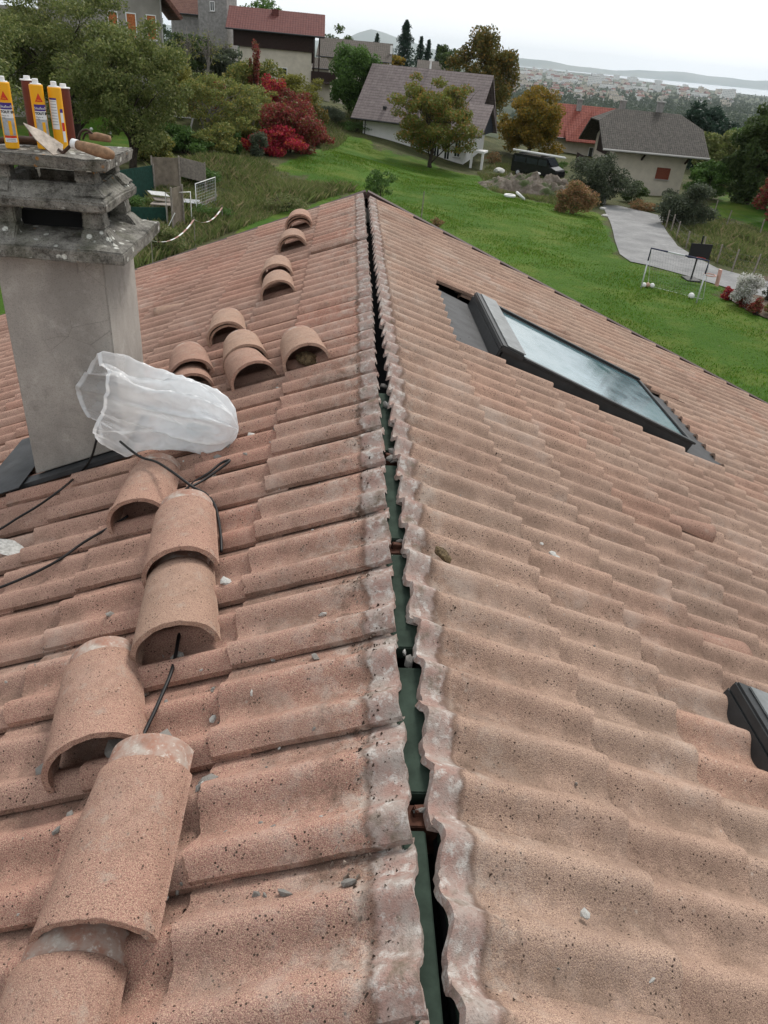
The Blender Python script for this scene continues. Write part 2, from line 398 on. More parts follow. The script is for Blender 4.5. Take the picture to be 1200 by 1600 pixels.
# skylights
def glass_mat():
    t = NT('skylight glass'); f = t.ramp(t.noise(1.4, 3, .5), .3, .75)
    c = t.mix(f, (.09, .17, .19), (.17, .28, .31)); c = t.mix(t.ramp(t.noise(60, 4, .7), .5, .75, 0, .25), c, (.30, .30, .26))
    t.color(c); t.set(Roughness=t.ramp(t.noise(9, 4), .3, .7, .04, .22), Specular_IOR_Level=.9); t.b.inputs['Coat Weight'].default_value = .5; t.b.inputs['Coat Roughness'].default_value = .05
    return t.m
M['glass'] = glass_mat()
M['capmetal'] = simple('weathered grey cover', (.19, .20, .20), .45, .3, 14, .2)
def pslab(b, u0, u1, v0, v1, n0, n1, P=RP, mi=0):
    q = [P(u0, v0, n1), P(u1, v0, n1), P(u1, v1, n1), P(u0, v1, n1), P(u0, v0, n0), P(u1, v0, n0), P(u1, v1, n0), P(u0, v1, n0)]
    return b.add(q, [(0, 1, 2, 3), (7, 6, 5, 4), (0, 4, 5, 1), (1, 5, 6, 2), (2, 6, 7, 3), (3, 7, 4, 0)], mi)
def skylight(u0, u1, v0, v1, apron=True, lab=''):
    b = MB()
    for s in (0,):
        pslab(b, u0, u1, v0, v0+.055, -.02, .088); pslab(b, u0, u1, v1-.055, v1, -.02, .088); pslab(b, u1-.06, u1, v0+.055, v1-.055, -.02, .08)
        pslab(b, u0, u0+.06, v0+.055, v1-.055, -.02, .088)
        pslab(b, u0+.14, u1+.01, v0-.012, v0+.03, .09, .105); pslab(b, u0+.14, u1+.01, v1-.03, v1+.012, .09, .105)
        pslab(b, u1-.015, u1+.022, v0+.031, v1-.031, .05, .095)
    fr = b.build('skylight', M['frame'], bevel=.004); hp(fr); fr['label'] = lab
    g = MB(); pslab(g, u0+.13, u1-.03, v0+.05, v1-.05, .07, .084); go = g.build('glass', M['glass'], fr)
    c = MB(); pslab(c, u0-.03, u0+.135, v0-.015, v1+.015, .078, .118); pslab(c, u0-.032, u0-.012, v0-.017, v1+.017, -.01, .087); co_ = c.build('hood', M['frame'], fr, bevel=.008)
    c = MB(); pslab(c, u0+.01, u0+.14, v0+.0, v1-.0, .119, .125); c.build('hood_cover', M['capmetal'], fr, bevel=.003)
    f = MB(); pslab(f, u1+.0, u1+.36, v0-.05, v1+.06, .018, .024) if apron else None
    if apron:
        pslab(f, u0-.33, u0-.03, v0-.04, v1+.04, -.004, .003)
        pslab(f, u0-.03, u1, v0-.1, v0-.013, -.02, -.012); pslab(f, u0-.03, u1, v1+.013, v1+.1, -.02, -.012)
        f.build('flashing', M['lead'], fr)
    return fr
S1 = (.81, 2.27, 4.26, 5.38)
skylight(*S1, True, 'large skylight with a dusty pane high on the right slope')
skylight(1.125, 2.5, .28, 1.60, False, 'skylight whose dark corner shows at the right edge of the roof')

# ventilation hoods
def hood(P, u, v, L, wd, ht, mat):
    nu, nw = 10, 14; V = []; F = []
    for i in range(nu):
        f = i/(nu-1)
        for j in range(nw):
            a = pi*j/(nw-1); r = (.35+.65*f); V.append(tuple(P(u+L*f, v+cos(a)*wd/2*(.55+.45*f), .018+.01*f+sin(a)*ht*r)))
    V.append(tuple(P(u+L, v, .02))); e = len(V)-1
    F = [(i*nw+j, (i+1)*nw+j, (i+1)*nw+j+1, i*nw+j+1) for i in range(nu-1) for j in range(nw-1)]
    me = bpy.data.meshes.new('vent_hood'); me.from_pydata(V, [], F+[((nu-1)*nw+j+1, (nu-1)*nw+j, e) for j in range(nw-1)]); me.update()
    o = link('vent_hood', me, None, mat, True); hp(o); return o
hu, hv = onR(1030, 800, .04); hood(RP, hu, hv, .30, .125, .062, M['ridge'])
hu, hv = onL(300, 470, .04); hood(LP, hu, hv, .30, .15, .05, M['ridge2'])
hu, hv = onR(835, 498, .04); hood(RP, hu, hv, .28, .13, .05, M['ridge2'])
hu, hv = onR(1075, 985, .04); hood(RP, hu, hv+.02, .28, .12, .03, M['ridge'])

# chimney
t = NT('old render'); n1 = t.noise(3.5, 6, .65, (1, 1, .6)); c = t.mix(t.ramp(n1, .35, .65), (.27, .25, .225), (.42, .39, .35)); c = t.mix(t.ramp(t.noise(9, 6, .75), .55, .72, 0, .6), c, (.50, .47, .43)); c = t.mix(t.ramp(t.noise(5, 6, .75), .56, .7, 0, .45), c, (.17, .155, .135))
cr = t.ramp(t.voro(5.5, 'DISTANCE_TO_EDGE'), .0, .006, 1, 0); c = t.mix(t.math('MULTIPLY', cr, t.ramp(t.noise(2.4, 2), .5, .58, 0, .5)), c, (.07, .06, .055)); c = t.mix(t.ramp(t.noise(300, 2), .3, .5, .35, 0), c, (.09, .08, .07))
t.color(c).bump(t.math('ADD', t.noise(50, 5, .7), t.noise(300, 2)), .35, .003); M['render'] = t.m
t = NT('lichen concrete'); c = t.mix(t.ramp(t.noise(14, 6, .75), .38, .62), (.07, .065, .055), (.30, .285, .25)); c = t.mix(t.ramp(t.noise(45, 5, .7), .5, .7, 0, .7), c, (.30, .285, .25)); c = t.mix(t.ramp(t.noise(8, 4), .5, .7, 0, .5), c, (.11, .115, .07))
k = t.math('MULTIPLY', t.ramp(t.voro(24), .22, .30, 1, 0), t.ramp(t.noise(9, 3), .54, .58)); c = t.mix(k, c, (.62, .62, .56))
k = t.math('MULTIPLY', t.ramp(t.voro(33), .15, .3, 1, 0), t.ramp(t.noise(6, 2), .64, .68)); c = t.mix(k, c, (.42, .2, .05)); c = t.mix(t.ramp(t.noise(170, 3, .7), .33, .45, .8, 0), c, (.02, .018, .016))
t.color(c).bump(t.math('ADD', t.noise(60, 6, .8), t.noise(200, 3)), .9, .006); M['lichen'] = t.m
ch = MB(); x0, x1, y0, y1 = -1.60, -1.172, 3.095, 3.55
def zr(x): return x*SA/CA    # roof height at x (x negative)
ch.add([(x0, y0, zr(x0)+.075), (x1, y0, zr(x1)+.075), (x1, y1, zr(x1)+.075), (x0, y1, zr(x0)+.075), (x0, y0, .455), (x1, y0, .455), (x1, y1, .455), (x0, y1, .455)], [(0, 3, 2, 1), (0, 1, 5, 4), (1, 2, 6, 5), (2, 3, 7, 6), (3, 0, 4, 7), (4, 5, 6, 7)])
chim = hp(ch.build('chimney', M['render'], bevel=.006)); chim['label'] = 'weathered rendered chimney stack with a three tier concrete cowl'
b = MB(); b.add([(x0+.03, y0+.03, zr(x0)-.05), (x1-.03, y0+.03, zr(x1)-.05), (x1-.03, y1-.03, zr(x1)-.05), (x0+.03, y1-.03, zr(x0)-.05), (x0+.03, y0+.03, zr(x0)+.076), (x1-.03, y0+.03, zr(x1)+.076), (x1-.03, y1-.03, zr(x1)+.076), (x0+.03, y1-.03, zr(x0)+.076)], [(0, 3, 2, 1), (0, 1, 5, 4), (1, 2, 6, 5), (2, 3, 7, 6), (3, 0, 4, 7)])
b.build('recess', M['felt'], chim)
b = MB()
ur, ul_ = -x1/CA, -x0/CA
pslab(b, ur-.03, ul_+.1, y0-.05, y0+.02, .04, .062, LP)
pslab(b, ul_+.02, ul_+.28, y0-.10, y1+.1, .068, .072, LP); pslab(b, ur-.05, ur+.02, y0-.02, y1+.05, .03, .055, LP)
b.build('flashing', M['lead'], chim)
def rough(o, amp, sc=18, cuts=0):
    bm = bmesh.new(); bm.from_mesh(o.data)
    if cuts: bmesh.ops.subdivide_edges(bm, edges=bm.edges[:], cuts=cuts, use_grid_fill=True)
    from mathutils import noise as mn
    for v in bm.verts: v.co += Vector(mn.noise_vector(v.co*sc))*amp+Vector(mn.noise_vector(v.co*sc*3.1))*amp*.4
    bm.to_mesh(o.data); bm.free(); return o
cx0, cx1, cy0, cy1 = -1.665, -1.055, 2.985, 3.60
def frus(b, a, z0, c, z1):
    (ax0, ax1, ay0, ay1), (bx0, bx1, by0, by1) = a, c
    return b.add([(ax0, ay0, z0), (ax1, ay0, z0), (ax1, ay1, z0), (ax0, ay1, z0), (bx0, by0, z1), (bx1, by0, z1), (bx1, by1, z1), (bx0, by1, z1)], [(0, 3, 2, 1), (0, 1, 5, 4), (1, 2, 6, 5), (2, 3, 7, 6), (3, 0, 4, 7), (4, 5, 6, 7)])
b = MB(); S = (cx0, cx1, cy0, cy1)
frus(b, S, .456, S, .505); frus(b, S, .5055, (cx0+.16, cx1-.16, cy0+.16, cy1-.16), .545)
rough(b.build('cowl_base', M['lichen'], chim, bevel=.004), .006, 14, 5)
def pillars(xa, xb, ya, yb, z0, z1, wb, wt, ins, sc):
    for (px, sx) in ((xa, 1), (xb, -1)):
        for (py, sy) in ((ya, 1), (yb, -1)):
            def rect(w, d): 
                a = [px+sx*d, px+sx*(d+w)]; c = [py+sy*d, py+sy*(d+w)]; return (min(a), max(a), min(c), max(c))
            b = MB(); zm = z0+(z1-z0)*.4
            frus(b, rect(wb, 0), z0, rect(wt*1.15, ins*.8), zm); frus(b, rect(wt*1.15, ins*.8), zm+.0004, rect(wt, ins), z1); rough(b.build('cowl_leg', M['lichen'], chim, bevel=.006), .005, 16, 3)
pillars(-1.62, -1.10, 3.03, 3.55, .508, .645, .14, .075, .06, 0)
b = MB(); A_ = (-1.60, -1.118, 3.03, 3.49)
o4 = [(A_[0]+.03, A_[2]+.03), (A_[1]-.03, A_[2]+.03), (A_[1]-.03, A_[3]-.03), (A_[0]+.03, A_[3]-.03)]
def ring(b, lv):   # lv: list of (inset, z) outer->..., closed loop of frames
    n = len(lv); vs = []
    for ins, z in lv: vs += [(A_[0]+ins, A_[2]+ins, z), (A_[1]-ins, A_[2]+ins, z), (A_[1]-ins, A_[3]-ins, z), (A_[0]+ins, A_[3]-ins, z)]
    fs = [(i*4+k, i*4+(k+1) % 4, ((i+1) % n)*4+(k+1) % 4, ((i+1) % n)*4+k) for i in range(n) for k in range(4)]
    return b.add(vs, fs)
ring(b, [(.0, .635), (-.004, .672), (.055, .725), (.10, .722), (.10, .66), (.07, .635)])
rough(b.build('cowl_ring', M['lichen'], chim, bevel=.006), .006, 14, 5)
pillars(-1.60, -1.12, 3.035, 3.475, .69, .785, .13, .07, .05, 0)
b = MB(); frus(b, (-1.60, -1.108, 3.045, 3.42), .778, (-1.60, -1.10, 3.04, 3.425), .822)
rough(b.build('cowl_top', M['lichen'], chim, bevel=.005), .006, 14, 5)
b = MB(); frus(b, (-1.50, -1.22, 3.18, 3.45), .46, (-1.50, -1.22, 3.18, 3.45), .60); b.build('flue', M['felt'], chim)
# ================================================================ loose ridge tiles lying on the left slope
from mathutils import noise as mnoise
def ridge_mesh(name, L=.42, w0=.245, w1=.212, th=.014, col=.062, seed=0):
    # axis along +Y (mouth at y=0, collar at far end), feet on z=0. outer arc + inner arc + rims
    def ring(y, w, h, n=26, off=0):
        r = []
        for i in range(n):
            a = pi*i/(n-1); x = cos(a)*(w/2-off); z = max(0.0, sin(a))**.85*(h-off)
            r.append((x, y, z))
        return r
    ys = [0, .004, .03, .08, .14, .20, .26, .32, L-col-.004]
    V = []; F = []; n = 26
    def tub(ysl, dw, o_in, V, F, jag=True):
        base = len(V)
        for k, y in enumerate(ysl):
            f = y/L; w = w0+(w1-w0)*f-dw*2; h = w*.47
            yy = y
            for j, p in enumerate(ring(y, w, h, n)):
                q = Vector(p); nv = mnoise.noise(Vector((p[0]*14, y*9, seed*7+p[2]*14)))
                e = .0045*mnoise.noise(Vector((p[0]*45, seed, p[2]*45))) if (jag and k in (0, 1)) else 0
                V.append((q.x*(1+.006*nv), yy+e+(.0015 if k == 0 else 0), q.z*(1+.01*nv)))
        m_ = len(ysl)
        for k, y in enumerate(ysl):
            f = y/L; w = w0+(w1-w0)*f-dw*2
            for j, p in enumerate(ring(y, w, w*.47, n, th-dw*.5)):
                e = .0045*mnoise.noise(Vector((p[0]*45, seed, p[2]*45))) if (jag and k in (0, 1)) else 0
                V.append((p[0], y+e, max(0.0, p[2])))
        io = base; ii = base+m_*n
        for k in range(m_-1):
            for j in range(n-1):
                F.append((io+k*n+j, io+k*n+j+1, io+(k+1)*n+j+1, io+(k+1)*n+j)); F.append((ii+k*n+j, ii+(k+1)*n+j, ii+(k+1)*n+j+1, ii+k*n+j+1))
        for j in range(n-1):
            F.append((io+j, ii+j, ii+j+1, io+j+1)); a = (m_-1)*n; F.append((io+a+j, io+a+j+1, ii+a+j+1, ii+a+j))
        for k in range(m_-1):
            for j in (0, n-1):
                q = (io+k*n+j, io+(k+1)*n+j, ii+(k+1)*n+j, ii+k*n+j); F.append(q if j else q[::-1])
        return m_, io, ii
    m_, io, ii = tub(ys, 0, th, V, F)
    me = bpy.data.meshes.new(name); me.from_pydata(V, [], F); me.update()
    mi = []
    no_ = (m_-1)*(n-1)
    for fi, f in enumerate(F):
        if fi < 2*no_: mi.append(0 if fi % 2 == 0 else 1)
        elif fi < 2*no_+2*(n-1): mi.append(2)
        else: mi.append(0)
    me.polygons.foreach_set('material_index', mi)
    me.polygons.foreach_set('use_smooth', [i < 2*no_ for i in range(len(F))])
    V2, F2 = [], []
    tub([L-col, L-col+.004, L-col+.02, L-.02, L-.004, L], .009, th, V2, F2, False)
    mc = bpy.data.meshes.new('collar'); mc.from_pydata(V2, [], F2); mc.update(); mc.polygons.foreach_set('use_smooth', [True]*len(F2))
    return me, mc
RT = []
for i in range(4): RT.append(ridge_mesh('ridge_tile', seed=i*3.3, w0=.245+.006*(i % 2)))
cnt = 0
def ridge_tile(u, v, head, lab, n=.034, pitch=0, roll=0, mat='ridge', rim='mortar', var=None, sc=1.0):
    """u, v: middle of the open mouth on the left slope; head: degrees its far end turns down the slope"""
    global cnt
    me, mc = RT[(var if var is not None else cnt) % 4]; cnt += 1
    me = me.copy(); me.materials.clear()
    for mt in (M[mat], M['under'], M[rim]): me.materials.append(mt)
    o = bpy.data.objects.new('ridge_tile', me); COL.objects.link(o)
    mc = mc.copy(); mc.materials.append(M['collar']); c = bpy.data.objects.new('collar', mc); COL.objects.link(c); c.parent = o
    ex = Vector((CA, 0, SA)); ey = Vector((0, 1, 0)); ez = Vector((-SA, 0, CA))   # slope frame, ex points up the slope
    B = Matrix((ex, ey, ez)).transposed()
    Rm = B @ (Euler((R(pitch), R(roll), R(head))).to_matrix())
    o.matrix_world = Matrix.Translation(LP(u, v, n)) @ Rm.to_4x4() @ Matrix.Scale(sc, 4)
    tag(o, lab, 'ridge tile', 'half round ridge tiles taken off and laid on the left slope')
    return o
ridge_tile(.665, .345, 1, 'lowest ridge tile, cut by the frame edge, with a long mortar collar', pitch=0, mat='ridge', var=0)
ridge_tile(.622, .25, 2, 'ridge tile of which only a thin side edge shows right of the lowest collar', n=.002, var=1, sc=.97).children[0].name; bpy.data.objects.remove([o for o in bpy.data.objects if o.name.startswith('collar')][-1])
ridge_tile(.625, .735, -2.5, 'longest looking ridge tile in front, resting on the collar of the lowest one', n=.05, pitch=1.5, var=2)
ridge_tile(.775, 1.185, 15, 'ridge tile with a pale collar lying alone beside the mortar chips, left of the cable', var=3)
ridge_tile(.645, 1.535, 10, 'ridge tile spotted with pale lichen on its mouth, tucked under a second tile', mat='ridge2', var=1)
ridge_tile(.69, 1.875, 9, 'ridge tile with collar lying over the lichen spotted one and under the cable loop', n=.062, pitch=1, var=0)
ridge_tile(.98, 2.36, 3, 'ridge tile with white mortared mouth right against the foot of the chimney', var=2)
ridge_tile(1.02, 3.62, 14, 'ridge tile mostly hidden under the white plastic bag below another tile', n=.03, var=3)
ridge_tile(1.03, 3.76, 14, 'reddish ridge tile sitting askew on the tile by the plastic bag', n=.062, pitch=1.5, var=1, rim='mortar')
ridge_tile(.925, 4.35, 8, 'inner tile of the nested pair behind the plastic bag', n=.03, var=0, sc=.93, mat='ridge2')
ridge_tile(.925, 4.34, 8, 'outer tile of the nested pair behind the plastic bag', n=.046, var=2, mat='ridge2')
ridge_tile(.735, 3.80, 12, 'ridge tile wedged between the nested pair and the tile beside the bag', mat='ridge2', var=1)
ridge_tile(.64, 3.47, 18, 'ridge tile with ragged mouth right of the plastic bag', mat='ridge', n=.036, var=3)
ridge_tile(.37, 3.50, 10, 'buff ridge tile nearest to the open ridge gap, wad of dirt in its mouth', mat='ridge2', n=.036, var=0)
ridge_tile(.66, 5.0, 6, 'front tile of the far line of ridge tiles, mouth wide open', mat='ridge2', var=2)
ridge_tile(.72, 5.50, 4, 'second tile from the front in the far line up the roof', mat='ridge2', var=1)
ridge_tile(.65, 6.30, 2, 'lower tile of the tilted stack in the far line', mat='ridge2', var=3, sc=.94)
ridge_tile(.645, 6.28, 4, 'upper tile of the tilted stack in the far line', mat='ridge2', n=.055, roll=8, var=0)
ridge_tile(.64, 7.05, 3, 'bottom tile of the farthest stack next to the gable end', mat='ridge', var=2, sc=.92)
ridge_tile(.635, 7.03, 5, 'middle tile of the farthest stack next to the gable end', mat='ridge2', n=.052, roll=-5, var=1)
ridge_tile(.63, 7.0, 2, 'top tile of the farthest stack next to the gable end', mat='ridge', n=.078, roll=4, var=3)
# wad of dirt
def lump(name, r, mat, seed=0, sq=(1, 1, 1), sub=2, amp=.35):
    bm = bmesh.new(); bmesh.ops.create_icosphere(bm, subdivisions=sub, radius=r)
    for v in bm.verts:
        k = 1+amp*mnoise.noise(v.co/r*1.1+Vector((seed*5.1, seed, 0)))+amp*.5*mnoise.noise(v.co/r*2.7+Vector((seed*2.1, 3, seed)))
        v.co = Vector((v.co.x*k*sq[0], v.co.y*k*sq[1], v.co.z*k*sq[2]))
    me = bpy.data.meshes.new(name); bm.to_mesh(me); bm.free(); me.materials.append(mat); return me
t = NT('dark moss'); c = t.mix(t.ramp(t.noise(90, 4, .7), .35, .6), (.05, .032, .018), (.16, .115, .06)); t.color(c).bump(t.noise(180, 3), .9, .004); M['moss'] = t.m
t = NT('grey debris'); c = t.mix(t.ramp(t.noise(70, 4, .7), .35, .6), (.16, .15, .135), (.36, .34, .31)); t.color(c).bump(t.noise(200, 3), .7, .003); M['chip'] = t.m
t = NT('white debris'); c = t.mix(t.ramp(t.noise(70, 4, .7), .35, .6), (.38, .37, .34), (.66, .65, .61)); t.color(c).bump(t.noise(200, 3), .7, .003); M['chipw'] = t.m
def place(me, name, P, lab, cat, group=None, rot=None, sc=1):
    o = bpy.data.objects.new(name, me); COL.objects.link(o); o.location = P; o.rotation_euler = rot or (random.uniform(0, 6), random.uniform(0, 6), random.uniform(0, 6)); o.scale = (sc,)*3
    return tag(o, lab, cat, group)
place(lump('dirt_wad', .055, M['moss'], 3, (1, .8, .6), 3), 'dirt_wad', LP(.37, 3.56, .05), 'brown wad of dirt filling the mouth of the buff ridge tile near the gap', 'dirt', rot=(0, .3, 0))
mu, mv = onR(691, 868, .04)
place(lump('moss_clump', .021, M['moss'], 1, (1.5, .8, .6), 3), 'moss_clump', RP(mu, mv, .045), 'brown oval clump of dry moss on the buff slope close to the ridge', 'moss', rot=(0, .4, -.6))
# mortar chips, located over both slopes
chips = [lump('mortar_chip', 1, M['chip'], i, (1.3, .9, .55), 1, .5) for i in range(4)]+[lump('mortar_chip', 1, M['chipw'], 9+i, (1.2, .9, .5), 1, .5) for i in range(2)]
def hL(v): return AMP*(.5+.5*cos(2*pi*(((v-.85) % .3)-.044)/WV))
named = [(250, 1163, .030, 0, 'grey oblong mortar fragment standing on edge above the long front ridge tile'), (186, 1182, .032, 1, 'grey flat mortar slab lying in the mouth of the tile left of the cable'), (327, 1220, .017, 2, 'small mortar lump just right of the front tile collar'),
         (278, 1027, .017, 3, 'squarish grey mortar piece beside the cable under the stacked tiles'), (178, 968, .013, 0, 'flat square grey chip alone on the tiles left of the stacked pair'), (357, 917, .019, 4, 'white crumpled flake right of the stacked tile pair'),
         (392, 679, .019, 4, 'white lump lying to the right of the plastic bag'), (421, 712, .0, 4, ''), (340, 712, .024, 0, 'grey mortar lump tucked under the right end of the plastic bag'), (358, 700, .016, 1, 'small grey stone just beside the lower right end of the bag'),
         (152, 1265, .018, 4, 'pale rectangular mortar chip left of the front ridge tile'), (75, 1205, .021, 1, 'grey chip at the left foot of the tile with the pale collar'), (113, 1280, .010, 2, 'small round grey pebble below the tile with the pale collar'),
         (490, 1020, .012, 0, 'small grey stone on the second row of tiles near the ridge'), (262, 745, .0, 1, ''), (634, 707, .0, 0, ''), (862, 868, .015, 4, 'white crumb next to a dark spot on the buff slope'), (868, 873, .013, 5, 'pale crumb touching the dark spot on the buff slope'), (912, 1432, .010, 5, 'yellowish chip low on the buff slope'),
         (1007, 1530, .014, 4, 'white splash like crumb at the bottom of the buff slope'), (845, 852, .008, 5, 'tiny pale crumb uphill of the dark spot on the buff slope')]
for (px, py, r, k, lab) in named:
    if r == 0: continue
    if px < 640: u, v = onL(px, py, .03); P = LP(u, v, hL(v)+.012+r*.3)
    else: u, v = onR(px, py, .03); P = RP(u, v, .034+r*.3)
    place(chips[k], 'mortar_chip', P, lab, 'mortar chip', 'mortar chips lying on the tiles', rot=(random.uniform(-.3, .3), random.uniform(-.3, .3), random.uniform(0, 6)), sc=r*1.0)
random.seed(21)
for i in range(240):
    if random.random() < .8:
        u = random.triangular(.12, 1.3, .45); v = .55+abs(random.gauss(0, 1.5))
        if v > 7.5: continue
        P = LP(u, v, hL(v)+.006)
        sc = random.uniform(.0035, .0075) if random.random() < .8 else random.uniform(.008, .015)
    else:
        u = random.uniform(.15, 1.6); v = .5+abs(random.gauss(0, 1.6)); P = RP(u, v, .03); sc = random.uniform(.002, .005)
        if u > 1 and v < 1.8: continue
    me_ = random.choice(chips); w_ = 'pale' if me_.materials[0] == M['chipw'] else 'grey'; sd = 'rosy left slope' if P.x < 0 else 'buff right slope'
    place(me_, 'mortar_chip', P, f'tiny {w_} mortar crumb among the grit of the {sd}', 'mortar chip', f'tiny {w_} crumbs on the {sd}', sc=sc)
# grit, soil grains: stuff
V = []; F = []
for i in range(7000):
    if random.random() < .62:
        if random.random() < .16: u = random.choice([.11, .12, .14])+random.gauss(0, .03)
        else: u = random.uniform(.05, 1.3)
        v = .45+abs(random.gauss(0, 2.0)); P = LP(u, v, hL(v)+.004+.02*(u < .12)*.2)
    else: u = random.uniform(.06, 2.2); v = .45+abs(random.gauss(0, 2.2)); P = RP(u, v, AMP*(.5+.5*cos(2*pi*(v-.84)/WV))+.006)
    if v > 7.7: continue
    r = random.uniform(.0015, .0034)*(1 if random.random() < .9 else 1.7); b0 = len(V)
    for q in ((r, 0, -r*.3), (-r*.6, r*.8, -r*.3), (-r*.6, -r*.8, -r*.3), (0, 0, r)): V.append(tuple(P+Vector(q)+Vector((random.gauss(0, r*.3),)*3)))
    F += [(b0, b0+1, b0+3), (b0+1, b0+2, b0+3), (b0+2, b0, b0+3)]
me = bpy.data.meshes.new('grit'); me.from_pydata(V, [], F); me.update()
t = NT('grit'); isl = t.island(); t.color(t.mix(t.ramp(isl, .4, .9), (.055, .038, .028), (.34, .28, .23))); M['grit'] = t.m
tag(link('grit', me, None, M['grit']), 'dark and pale grit strewn over both tiled slopes', kind='stuff')
# crumbs inside the gap
ORD = ['lowest', 'second lowest', 'third lowest', 'fourth lowest', 'fifth lowest', 'middle', 'fifth highest', 'fourth highest', 'third highest', 'second highest', 'highest']
for i, (v, r, x) in enumerate(sorted([(.925, .014, -.005), (.90, .011, .012), (1.345, .016, .0), (1.36, .012, .012), (1.38, .010, -.01), (2.42, .016, .0), (2.47, .014, .008), (2.39, .010, .01), (2.9, .016, 0), (3.1, .014, .0), (1.87, .012, .005)])):
    place(chips[i % 5], 'mortar_chip', Vector((x, v, -.022)), ORD[i]+' of the small mortar lumps caught in the dark ridge gap', 'mortar chip', 'mortar lumps caught in the ridge gap', sc=r)

# ---------------------------------------------------------------- black cable
M['cable'] = simple('black cable', (.012, .011, .011), .5, .1)
def spline(pts, k=8):
    pts = [Vector(p) for p in pts]; P = [pts[0]*2-pts[1]]+pts+[pts[-1]*2-pts[-2]]; o = []
    for i in range(1, len(P)-2):
        for j in range(k):
            t_ = j/k; a, b_, c, d = P[i-1], P[i], P[i+1], P[i+2]
            o.append(.5*((2*b_)+(c-a)*t_+(2*a-5*b_+4*c-d)*t_*t_+(3*b_-a-3*c+d)*t_**3))
    return o+[pts[-1]]
def Lp(px, py, n=.055): u, v = onL(px, py, n); return LP(u, v, n)
def cable(runs, lab):
    b = MB()
    for pts in runs: b.tube(spline(pts), .0052, 8)
    o = b.build('cable', M['cable'], smooth=True); return tag(o, lab, 'cable')
c0 = [atY(152, 668, 3.04), atY(150, 690, 3.03), atY(140, 720, 3.03), atY(118, 745, 3.02), Lp(95, 765, .12), Lp(60, 790, .09), Lp(30, 808, .07), Lp(-10, 832, .06), Lp(-60, 850, .05)]
c1 = [Lp(188, 690, .2), Lp(205, 704, .19), Lp(222, 715, .17), Lp(245, 722, .16), Lp(270, 738, .15), Lp(300, 760, .09), Lp(322, 772, .055), Lp(335, 788, .05), Lp(341, 810, .05), Lp(345, 838, .05), Lp(346, 862, .04)]
c2 = [Lp(300, 760, .075), Lp(318, 750, .06), Lp(340, 735, .055), Lp(357, 722, .055), Lp(357, 719, .055), Lp(345, 724, .055), Lp(325, 740, .055), Lp(305, 752, .055), Lp(290, 765, .05), Lp(270, 778, .05)]
c3 = [Lp(200, 806, .05), Lp(178, 820, .05), Lp(130, 848, .05), Lp(95, 873, .055), Lp(50, 897, .055), Lp(0, 918, .05), Lp(-50, 935, .05)]
c4 = [Lp(288, 965, .03), Lp(280, 992, .04), Lp(274, 1025, .045), Lp(266, 1055, .05), Lp(252, 1088, .05), Lp(240, 1115, .05), Lp(228, 1140, .05), Lp(214, 1172, .055), Lp(206, 1195, .05)]
tag(cable([c0], 'x'), 'black cable hanging from the plastic bag down the chimney face to the left edge', 'cable')
tag(cable([c1, c2], 'x'), 'black cable crossing the tile at the chimney foot and folding into a loop', 'cable')
tag(cable([c3], 'x'), 'black cable running over the tiles left of the chimney foot tile', 'cable')
tag(cable([c4], 'x'), 'black cable coming out of the lichen spotted tile toward the long front tile', 'cable')

# ---------------------------------------------------------------- plastic bag
t = NT('milky plastic film'); t.color((.86, .88, .89)); t.set(Roughness=.22, Specular_IOR_Level=.6)
tr = t.n('ShaderNodeBsdfTranslucent'); tr.inputs['Color'].default_value = (.93, .95, .96, 1); tp = t.n('ShaderNodeBsdfTransparent')
m1 = t.n('ShaderNodeMixShader'); m1.inputs[0].default_value = .42; m2 = t.n('ShaderNodeMixShader')
lw = t.n('ShaderNodeLayerWeight'); lw.inputs[0].default_value = .35
fz = t.math('SUBTRACT', t.ramp(t.attr('far'), 0, 1, .78, .26), t.math('MULTIPLY', lw.outputs['Facing'], .45)); fz = t.math('SUBTRACT', fz, t.ramp(t.noise(5, 3, .6), .5, .7, 0, .15))
t.l(m1.outputs[0], m2.inputs[1]); t.l(t.b.outputs[0], m1.inputs[1]); t.l(tr.outputs[0], m1.inputs[2]); t.t.nodes.active = m2
fz = t.math('SUBTRACT', fz, t.math('MULTIPLY', t.attr('hem'), .5)); cl = t.n('ShaderNodeClamp'); t.l(fz, cl.inputs[0]); t.l(cl.outputs[0], m2.inputs[0]); t.l(tp.outputs[0], m2.inputs[2])
t.l(m2.outputs[0], t.t.nodes['Material Output'].inputs[0])
cr_ = t.math('ADD', t.math('ADD', t.voro(9), t.math('MULTIPLY', t.voro(21), .5)), t.math('MULTIPLY', t.voro(48), .2)); t.bump(cr_, .6, .03); M['film'] = t.m
A_ = Vector(atY(185, 632, 2.955)); B_ = Vector(Lp(338, 657, .15)); ax = (B_-A_); LA = ax.length; ax.normalize()
sidev = Vector((0, 0, 1))-ax*ax.z; sidev.normalize(); dep = ax.cross(sidev)
nl, na = 90, 128; V = []; F = []; FA = []; HM = []
prof = [(-.30, 1.0), (-.1, 1.02), (.1, .98), (.3, .86), (.5, .80), (.7, .82), (.85, .85), (.97, .80), (1.08, .64), (1.17, .40), (1.22, .04)]
def pr(x):
    for (a, ra), (b_, rb) in zip(prof, prof[1:]):
        if a <= x <= b_: q = (x-a)/(b_-a); return ra+(rb-ra)*q
    return prof[-1][1]
def vor(p): return mnoise.voronoi(p)[0][0]
